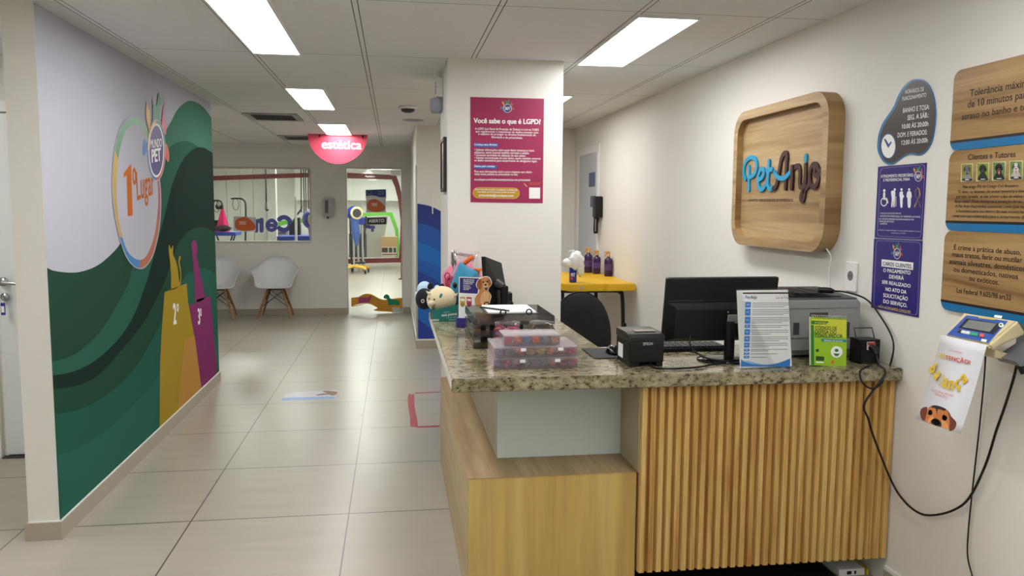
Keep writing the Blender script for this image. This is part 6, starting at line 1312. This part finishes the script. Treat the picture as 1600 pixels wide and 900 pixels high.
# ================================================================== GROOMING ROOM BEYOND THE GLASS
BC = 2.62; FR = 20.5
GWALL = mat('grooming_wall', (241, 241, 236), .5, var=.02)
b = MB().use(GWALL); b.box(XL-.15, XL, BW+.2, 26, 0, BC+.3); struct(b.build('wall_grooming_left'))
b = MB().use(GWALL); b.box(.44, .56, BW+.12, 26, 0, BC+.3); struct(b.build('wall_grooming_right'))
b = MB().use(GWALL); b.box(XL, .44, 26, 26.12, 0, BC+.3); struct(b.build('wall_far'))
b = MB().use(CEIL_M); b.box(XL, .56, BW+.12, 26.1, BC, BC+.1); struct(b.build('ceiling_grooming', origin=(0, 0, 0)))
b = MB().use(WALL); b.box(XL, .56, BW+.08, BW+.16, CEIL, BC+.1); struct(b.build('wall_bulkhead'))
b = MB().use(FLOOR_M); b.box(XL, .56, 21.0, 26.1, -.1, 0); struct(b.build('floor_far', origin=(0, 0, 0)))
for (x, y, l) in ((-1.6, 13.6, 'bright ceiling panel in the grooming room behind the large window'), (-.5, 14.2, 'bright ceiling panel in the grooming room seen above the glass door'), (-3.0, 16.5, 'bright ceiling panel at the far left of the grooming room'), (-.75, 17.6, 'bright ceiling panel above the red framed opening'), (-2.6, 22.6, 'bright ceiling panel in the room behind the red frame'), (-.35, 23.2, 'bright ceiling panel at the far end beyond the green frame')):
    panel(x-.3, x+.3, y-.6, y+.6, BC, l, lampb)
# white wall pier inside, left
b = MB().use(GWALL)
for i in range(4): b.box(-4.58+i*.33, -4.58+i*.33+.32, 21.6, 21.7, 0, BC, .006)
b.box(-3.24, -3.02, 21.5, 21.75, 0, BC)
b.box(-3.0, .42, 25.4, 25.99, 1.72, BC)
struct(b.build('wall_panelled'))
# red framed opening
pr = PY(FR); RF = mat('frame_red', (112, 18, 32), .4)
t = thing('glass_shopfront', 'large red framed glass opening with blue letters at the back of the grooming room', 'shopfront', (-2.0, FR, .02))
oo = [(140, 286), (240, 279.5), (330, 275), (400, 272.5), (483, 270), (545, 270), (619, 273.5)]+[(624, 288), (629, 310), (632, 345), (631, 380), (629.5, 410)]+[(540, 412), (330, 414), (140, 416)]
ii = [(140, 292), (240, 287), (330, 282), (400, 279.5), (483, 277), (545, 278.5), (612, 280.5)]+[(617, 292), (622, 312), (626, 345), (625, 380), (623, 403)]+[(540, 405), (330, 407), (140, 409)]
b = MB().use(RF); n = len(oo); O1 = [pr.at(*p) for p in oo]; I1 = [pr.at(*p) for p in ii]; dv = Vector((0, .12, 0)); fr_ = [i for i in range(n) if i != n-1]
vs = O1+I1+[p+dv for p in O1]+[p+dv for p in I1]; fs = []
for i in fr_: fs += [[i, i+1, n+i+1, n+i], [2*n+i, 2*n+i+1, i+1, i], [n+i, n+i+1, 3*n+i+1, 3*n+i], [2*n+i, 2*n+i+1, 3*n+i+1, 3*n+i]]
b.add(vs, fs); b.build('frame', parent=t)
b = MB().use(GL); b.ngon([p+dv*.5 for p in I1]); b.build('glass', parent=t)
LBL = mat('letter_blue', (18, 28, 112), .4)
def glass_letter(nm, strokes, w, closed=False):
    b = MB().use(LBL)
    for s_ in strokes: stroke(b, pr, spline(cw(s_), False, 5), w, .004, off=.002)
    b.build(nm, parent=t)
glass_letter('letter_c', [[(716, 596), (745, 578), (780, 578), (815, 602), (824, 640), (812, 680), (780, 702), (745, 702), (716, 684)]], .055)
glass_letter('letter_e', [[(680, 658), (600, 656)], [(680, 658), (678, 630), (650, 608), (622, 612), (600, 640), (602, 680), (630, 704), (662, 698), (678, 684)][::-1]], .045)
glass_letter('letter_n', [[(538, 600), (538, 710)], [(538, 630), (510, 610), (488, 625), (484, 660), (484, 710)]], .05)
b = MB().use(LBL); b.flat(pr, cd_([(282, 712), (310, 712), (310, 708), (340, 708), (340, 712), (352, 712), (352, 742), (340, 742), (340, 776), (310, 776), (310, 744), (282, 744)]), .004); b.flat(pr, cd_([(228, 612), (262, 616), (262, 700), (300, 704), (300, 738), (222, 740)]), .004); b.build('letter_plus', parent=t)
# green frame, grey counter and lit shelf beyond
pgn = PY(24.2); GF = mat('frame_green', (88, 164, 40), .4)
t = thing('green_archway', 'lime green archway in the room behind the red framed opening', 'archway', (-.9, 24.2, 0))
b = MB().use(GF)
go = [(420, 352), (440, 345), (560, 333), (605, 331.5), (613, 332), (622, 358), (625, 385), (622, 402)]; gi = [(424, 357), (444, 351), (560, 338.5), (602, 336.5), (609, 338), (617, 360), (620, 385), (617, 402)]
n = len(go); O1 = [pgn.at(*p) for p in go]; I1 = [pgn.at(*p) for p in gi]; dv = Vector((0, .1, 0)); vs = O1+I1+[p+dv for p in O1]+[p+dv for p in I1]; fs = []
for i in range(n-1): fs += [[i, i+1, n+i+1, n+i], [2*n+i, 2*n+i+1, i+1, i], [n+i, n+i+1, 3*n+i+1, 3*n+i], [2*n+i, 2*n+i+1, 3*n+i+1, 3*n+i]]
b.add(vs, fs); q = [pgn.at(*p) for p in ((411, 352), (417, 354), (418, 402), (410, 402))]; b.prism(q, dv); b.build('frame', parent=t)
t = thing('service_counter', 'grey counter front behind the blue window letters', 'counter', (-3.4, 23.0, 0))
b = MB().use(mat('counter_grey', (112, 116, 124), .5, var=.1)); q = [PY(23).at(*p) for p in ((419, 357), (447, 356), (447, 404), (419, 404))]; q[2].z = q[3].z = .001; b.prism(q, (0, .5, 0)); b.build('body', parent=t)
b = MB().use(DARK); q = [PY(22.99).at(*p) for p in ((420, 364), (446, 363), (446, 365), (420, 366))]; b.prism(q, (0, .008, 0)); b.build('trim_line', parent=t)
t = thing('picture_shelf', 'warm beige display niche with dark pictures seen low through the glass door', 'shelf', (-.25, 22.5, 0))
pn = PY(22.5); b = MB().use(mat('niche_beige', (214, 176, 120), .5)); b.prism([pn.at(*p) for p in ((595, 370), (621, 370), (620, 401), (595, 401))], (0, .35, 0)); b.build('panel', parent=t)
b = MB().use(mat('niche_white', (240, 232, 214), .5)); b.flat(pn, [(596, 386), (620.5, 386), (619.5, 400.5), (596, 400.5)], .003); b.build('lower_panel', parent=t)
for x0, x1 in ((596.5, 606), (607.5, 613), (614.5, 619)):
    b = MB().use(mat('niche_picture', (58, 50, 44), .6, var=.6, scale=30)); b.flat(pn, [(x0, 387), (x1, 387), (x1, 394.5), (x0, 394.5)], .006); b.build('picture', parent=t)
b = MB().use(RF); b.prism([pn.at(*p, .004) for p in ((597, 397), (620, 396.5), (620, 397.8), (597, 398.4))], (0, -.03, 0)); b.build('red_rail', parent=t)
b = MB().use(mat('board_grey', (190, 192, 184), .6)); q = [PY(22.8).at(*p) for p in ((562, 340), (606, 338), (595, 402), (562, 402))]; b.prism([q[0], q[1], q[2], q[3]], (0, .05, 0)); tag(b.build('partition_board'), 'pale grey board standing behind the dryer beyond the red frame', 'board')

# grooming tables, arms, towel, dryers
TB = mat('table_blue', (24, 50, 146), .4)
def gtable(y, px0, px1, pz0, pz1, depth, label):
    a = PY(y).at(px0, pz0); c_ = PY(y).at(px1, pz1); t = thing('dog_grooming_table', label, 'grooming table', ((a.x+c_.x)/2, y+depth/2, 0), 'blue grooming tables')
    b = MB().use(TB).box(a.x, c_.x, y, y+depth, c_.z, a.z, .01); b.build('tabletop', parent=t)
    for sx in (0, 1):
        for sy in (0, 1):
            x = a.x+.06 if sx == 0 else c_.x-.06; x2 = c_.x-.10 if sx == 0 else a.x+.10; yy = y+.05 if sy == 0 else y+depth-.05
            b = MB().use(TUB).tube([(x2 if sy else x, yy, c_.z-.002), (x if sy else x2, yy, .012)], .014, 8); b.build('leg', parent=t)
    b = MB().use(TUB).tube([(a.x+.1, y+depth/2, .25), (c_.x-.1, y+depth/2, .25)], .012, 8); b.build('brace', parent=t)
    return t, a, c_
gt1, ga, gc_ = gtable(14.0, 318, 368, 362.5, 368.5, .55, 'blue grooming table at the left of the far window with the pink towel')
gtable(13.0, 432.5, 459, 369, 377.5, .55, 'blue grooming table at the right of the far window beside the white post')
gtable(13.0, 462.5, 492, 368.5, 377.5, .55, 'blue grooming table at the far right of the window under the blue dryer')
def garm(y, pts, label, base):
    P = [PY(y).at(*p) for p in pts]; t = thing('grooming_stand', label, 'grooming stand', tuple(P[-1]), 'grooming stands')
    b = MB().use(TUB).tube(spline([tuple(p) for p in P], False, 4), .016, 8); b.build('arm', parent=t)
    b = MB().use(BLACK).box(P[-2].x-.025, P[-2].x+.025, y-.03, y+.03, P[-2].z-.12, P[-2].z+.02, .005); b.build('clamp', parent=t)
    b = MB().use(TUB).tube(spline([(P[1].x+.05*math.cos(a), y, P[1].z-.10+.10*math.sin(a)) for a in [math.pi/2+k_*math.pi/5 for k_ in range(10)]], True, 2), .005, 6, closed=True); b.build('noose', parent=t)
garm(14.42, [(331, 314), (338, 313.2), (344, 314), (347, 319), (348, 330), (348, 361)], 'black grooming stand arm at the left window edge holding the ear muffs', 0)
garm(14.25, [(361, 310.5), (368, 309.8), (378, 311), (383, 316), (384, 328), (384, 340), (383.5, 377)], 'black grooming stand arm rising alone beside the orange window sticker', 0)
t = thing('ear_muffs', 'pair of black ear muffs hanging from the left grooming arm', 'ear muffs', tuple(PY(14.42).at(342, 326)))
for px in (339.5, 346):
    p = PY(14.42).at(px, 323.5); b = MB().use(BLACK).blob(p, (.032, .025, .045), Matrix.Rotation(.4 if px > 342 else -.4, 3, 'Y'), 14); b.build('ear_cup', parent=t)
b = MB().use(BLACK).tube(spline([tuple(PY(14.42).at(*p)) for p in ((339, 321), (339.5, 316), (341.5, 313.5), (345.5, 316), (346.5, 321))], False, 4), .008, 6); b.build('headband', parent=t)
TW = mat('towel_pink', (206, 28, 96), .9, var=.15, scale=40, bump=.3)
b = MB().use(TW); a0 = PY(14.30).at(347.5, 326); zt_ = ga.z; h_ = a0.z-zt_; n = 30; vs = []; R_ = 12
for r in range(R_+1):
    k_ = r/R_
    for i in range(n):
        th = 2*math.pi*i/n; rad = .015+.10*k_**.9*(1+.14*math.sin(5*th+k_*2)); vs.append((a0.x+rad*math.cos(th)-.012*k_, 14.30+rad*.55*math.sin(th), a0.z-h_*k_))
b.add(vs, [[r*n+i, r*n+(i+1) % n, (r+1)*n+(i+1) % n, (r+1)*n+i] for r in range(R_) for i in range(n)], True); tag(b.build('pink_towel'), 'pink towel hanging in a cone over the blue table at the left of the window', 'towel')
p = PY(14.1).at(343, 357); b = MB().use(mat('bag_dark', (38, 20, 30), .8, var=.2)).blob((p.x+.04, 14.10, zt_+.060), (.15, .07, .05), None, 20, wad); tag(b.build('dark_cloth'), 'dark cloth heaped on the blue table under the pink towel', 'cloth')
b = MB().use(BLACK).box(ga.x-.05, PY(14).at(337, 350).x, 14.35, 14.5, zt_+.001, PY(14).at(337, 344.5).z, .01); tag(b.build('black_case'), 'black case on the blue table at the left edge of the window', 'case')
t = thing('dryer_hose', 'black dryer hose hanging from the ceiling in the middle of the far window', 'dryer hose', tuple(PY(13.4).at(417, 330)))
b = MB().use(TUB).tube([(PY(13.4).at(415, 262).x, 13.4, BC-.002), PY(13.4).at(415.5, 285), PY(13.4).at(416.2, 318)], [.008, .010, .014], 8); b.build('hose', parent=t)
b = MB().use(mat('nozzle_grey', (110, 104, 100), .4)).tube([PY(13.4).at(416.2, 317), PY(13.4).at(417, 328)], [.018, .034], 12); b.build('nozzle', parent=t)
b = MB().use(BLACK).tube([PY(13.38).at(415.6, 328.5), PY(13.38).at(419.5, 327.5)], [.022, .014], 10); b.build('nozzle_tip', parent=t)
for i, (px, yb) in enumerate(((470.5, 332), (474.5, 342), (477.5, 338), (481.5, 326))):
    b = MB().use(TUB).tube(spline([(PY(12.9).at(px, 270).x, 12.9+.05*i, BC-.002), tuple(PY(12.9+.05*i).at(px, 285)), tuple(PY(12.9+.05*i).at(px+.8*math.sin(i), 310)), tuple(PY(12.9+.05*i).at(px+.5, yb))], False, 4), .009, 6)
    tag(b.build('ceiling_lead'), 'thin black lead hanging from the ceiling at the right end of the far window', 'lead', 'hanging leads')
b = MB().use(mat('post_white', (214, 214, 210), .4, metal=.3)).tube([(PY(12.95).at(461, 310).x, 12.95, .0), tuple(PY(12.95).at(461.8, 307))], .020, 10)
tag(b.build('white_post'), 'slim white post between the two blue tables behind the far window', 'post')
b = MB().use(mat('cape_black', (16, 16, 18), .8, var=.2)); q = [PY(13.75).at(*p) for p in ((446, 369), (452, 354), (461, 341), (468, 340), (469, 356), (467, 369))]; q[0].z = q[5].z = .002; b.prism(q, (0, .16, 0)); b.tube(spline([tuple(PY(13.8).at(*p)) for p in ((459, 345), (463, 337), (470, 328), (471, 322))], False, 4), .014, 8); tag(b.build('black_cape'), 'black cape draped over the stand at the right of the far window', 'cape')
# blue dryer at the window edge
def dryer(y, s, label, headpx, basepx, ncast):
    hx = PY(y).at(*headpx); bx = PZ(0).at(*basepx); t = thing('stand_dryer', label, 'pet dryer', (hx.x, y, 0), 'blue stand dryers')
    BLD = mat('dryer_blue', (22, 48, 140), .35); CY = mat('caster_yellow', (214, 172, 60), .5)
    b = MB().use(BLD).lathe([(0, -.16), (.10, -.15), (.15, -.08), (.16, .02), (.13, .10), (.10, .14)], (hx.x, y, hx.z), 24, Matrix.Rotation(math.pi/2, 3, 'X') @ Matrix.Rotation(.3, 3, 'Y')); b.build('blower', parent=t)
    b = MB().use(mat('ring_cream', (206, 190, 140), .5)).lathe([(.10, .13), (.145, .13), (.145, .165), (.10, .165)], (hx.x+.04, y, hx.z), 24, Matrix.Rotation(math.pi/2, 3, 'X') @ Matrix.Rotation(.3, 3, 'Y')); b.use(DARK).lathe([(0, .15), (.10, .15)], (hx.x+.04, y, hx.z), 20, Matrix.Rotation(math.pi/2, 3, 'X') @ Matrix.Rotation(.3, 3, 'Y')); b.build('intake_ring', parent=t)
    b = MB().use(mat('hose_blue', (54, 84, 150), .4)).tube([(hx.x+.02, y-.05, hx.z-.05), (hx.x+.06, y-.06, hx.z-.5), (hx.x+.07, y-.06, hx.z-.75)], [.10, .09, .03], 12); b.build('bag', parent=t)
    b = MB().use(STEEL).tube([(hx.x, y+.06, .10), (hx.x, y+.06, hx.z)], .022, 10); b.build('pole', parent=t)
    for k_ in range(ncast):
        a = k_*2*math.pi/ncast+.5; e = Vector((hx.x+.36*math.cos(a), y+.06+.36*math.sin(a), .13))
        b = MB().use(CY).tube([(hx.x, y+.06, .17), e, (e.x, e.y, .10)], [.035, .032, .03], 8); arm_ = b.build('base_arm', parent=t)
        b = MB().use(BLACK).lathe([(0, -.02), (.05, -.02), (.055, 0), (.05, .02), (0, .02)], (e.x, e.y, .056), 14, Matrix.Rotation(math.pi/2, 3, 'Y')); b.build('caster', parent=arm_)
dryer(18.6, 1, 'blue stand dryer on yellow casters just inside the glass door', (552, 333), (565, 425), 5)
dryer(12.6, 1, 'blue stand dryer at the right edge of the far window', (489, 343), (486, 460), 5)
t = thing('dryer_rack', 'black and steel rack with blue dryer parts beside the stand dryer', 'rack', (PY(19.2).at(562, 360).x, 19.2, 0))
for px0, px1, r, m in ((558, 560, .03, STEEL), (566, 567, .03, STEEL), (572, 566, .022, TUB), (547, 549, .022, TUB)):
    p0 = PY(19.2).at(px0, 338); p1 = PY(19.2).at(px1, 405); b = MB().use(m).tube([p0, p1, (p1.x+.04, 19.2, .012)], r, 8); b.build('upright', parent=t)
b = MB().use(mat('dryer_blue', (34, 70, 176), .35)); a = PY(19.18).at(558, 339); c_ = PY(19.18).at(571, 351); b.box(a.x, c_.x, 19.12, 19.24, c_.z, a.z, .02); b.build('blue_head', parent=t)
b = MB().use(TUB); a = PY(19.2).at(548, 409); c_ = PY(19.2).at(571, 411); b.box(a.x, c_.x, 19.0, 19.4, c_.z, a.z, .004); b.build('shelf', parent=t)
b = MB().use(mat('rack_panel', (74, 76, 80), .6, var=.2)); a = PY(19.3).at(545, 365); c_ = PY(19.3).at(573, 402); b.box(a.x, c_.x, 19.3, 19.32, c_.z, a.z); b.build('mesh_back', parent=t)
# red bin post at right of the doorway
t = thing('red_post', 'thin red post at the right edge of the glass door view', 'post', (PY(17).at(627, 400).x, 17, 0))
b = MB().use(RF).tube([(PY(17).at(627.5, 400).x, 17, .002), tuple(PY(17).at(628, 372))], .02, 8); b.build('pole', parent=t)
b = MB().use(TUB).lathe([(0, .002), (.07, .002), (.07, .02), (0, .02)], (PY(17).at(627.5, 400).x, 17, 0), 16); b.build('foot', parent=t)
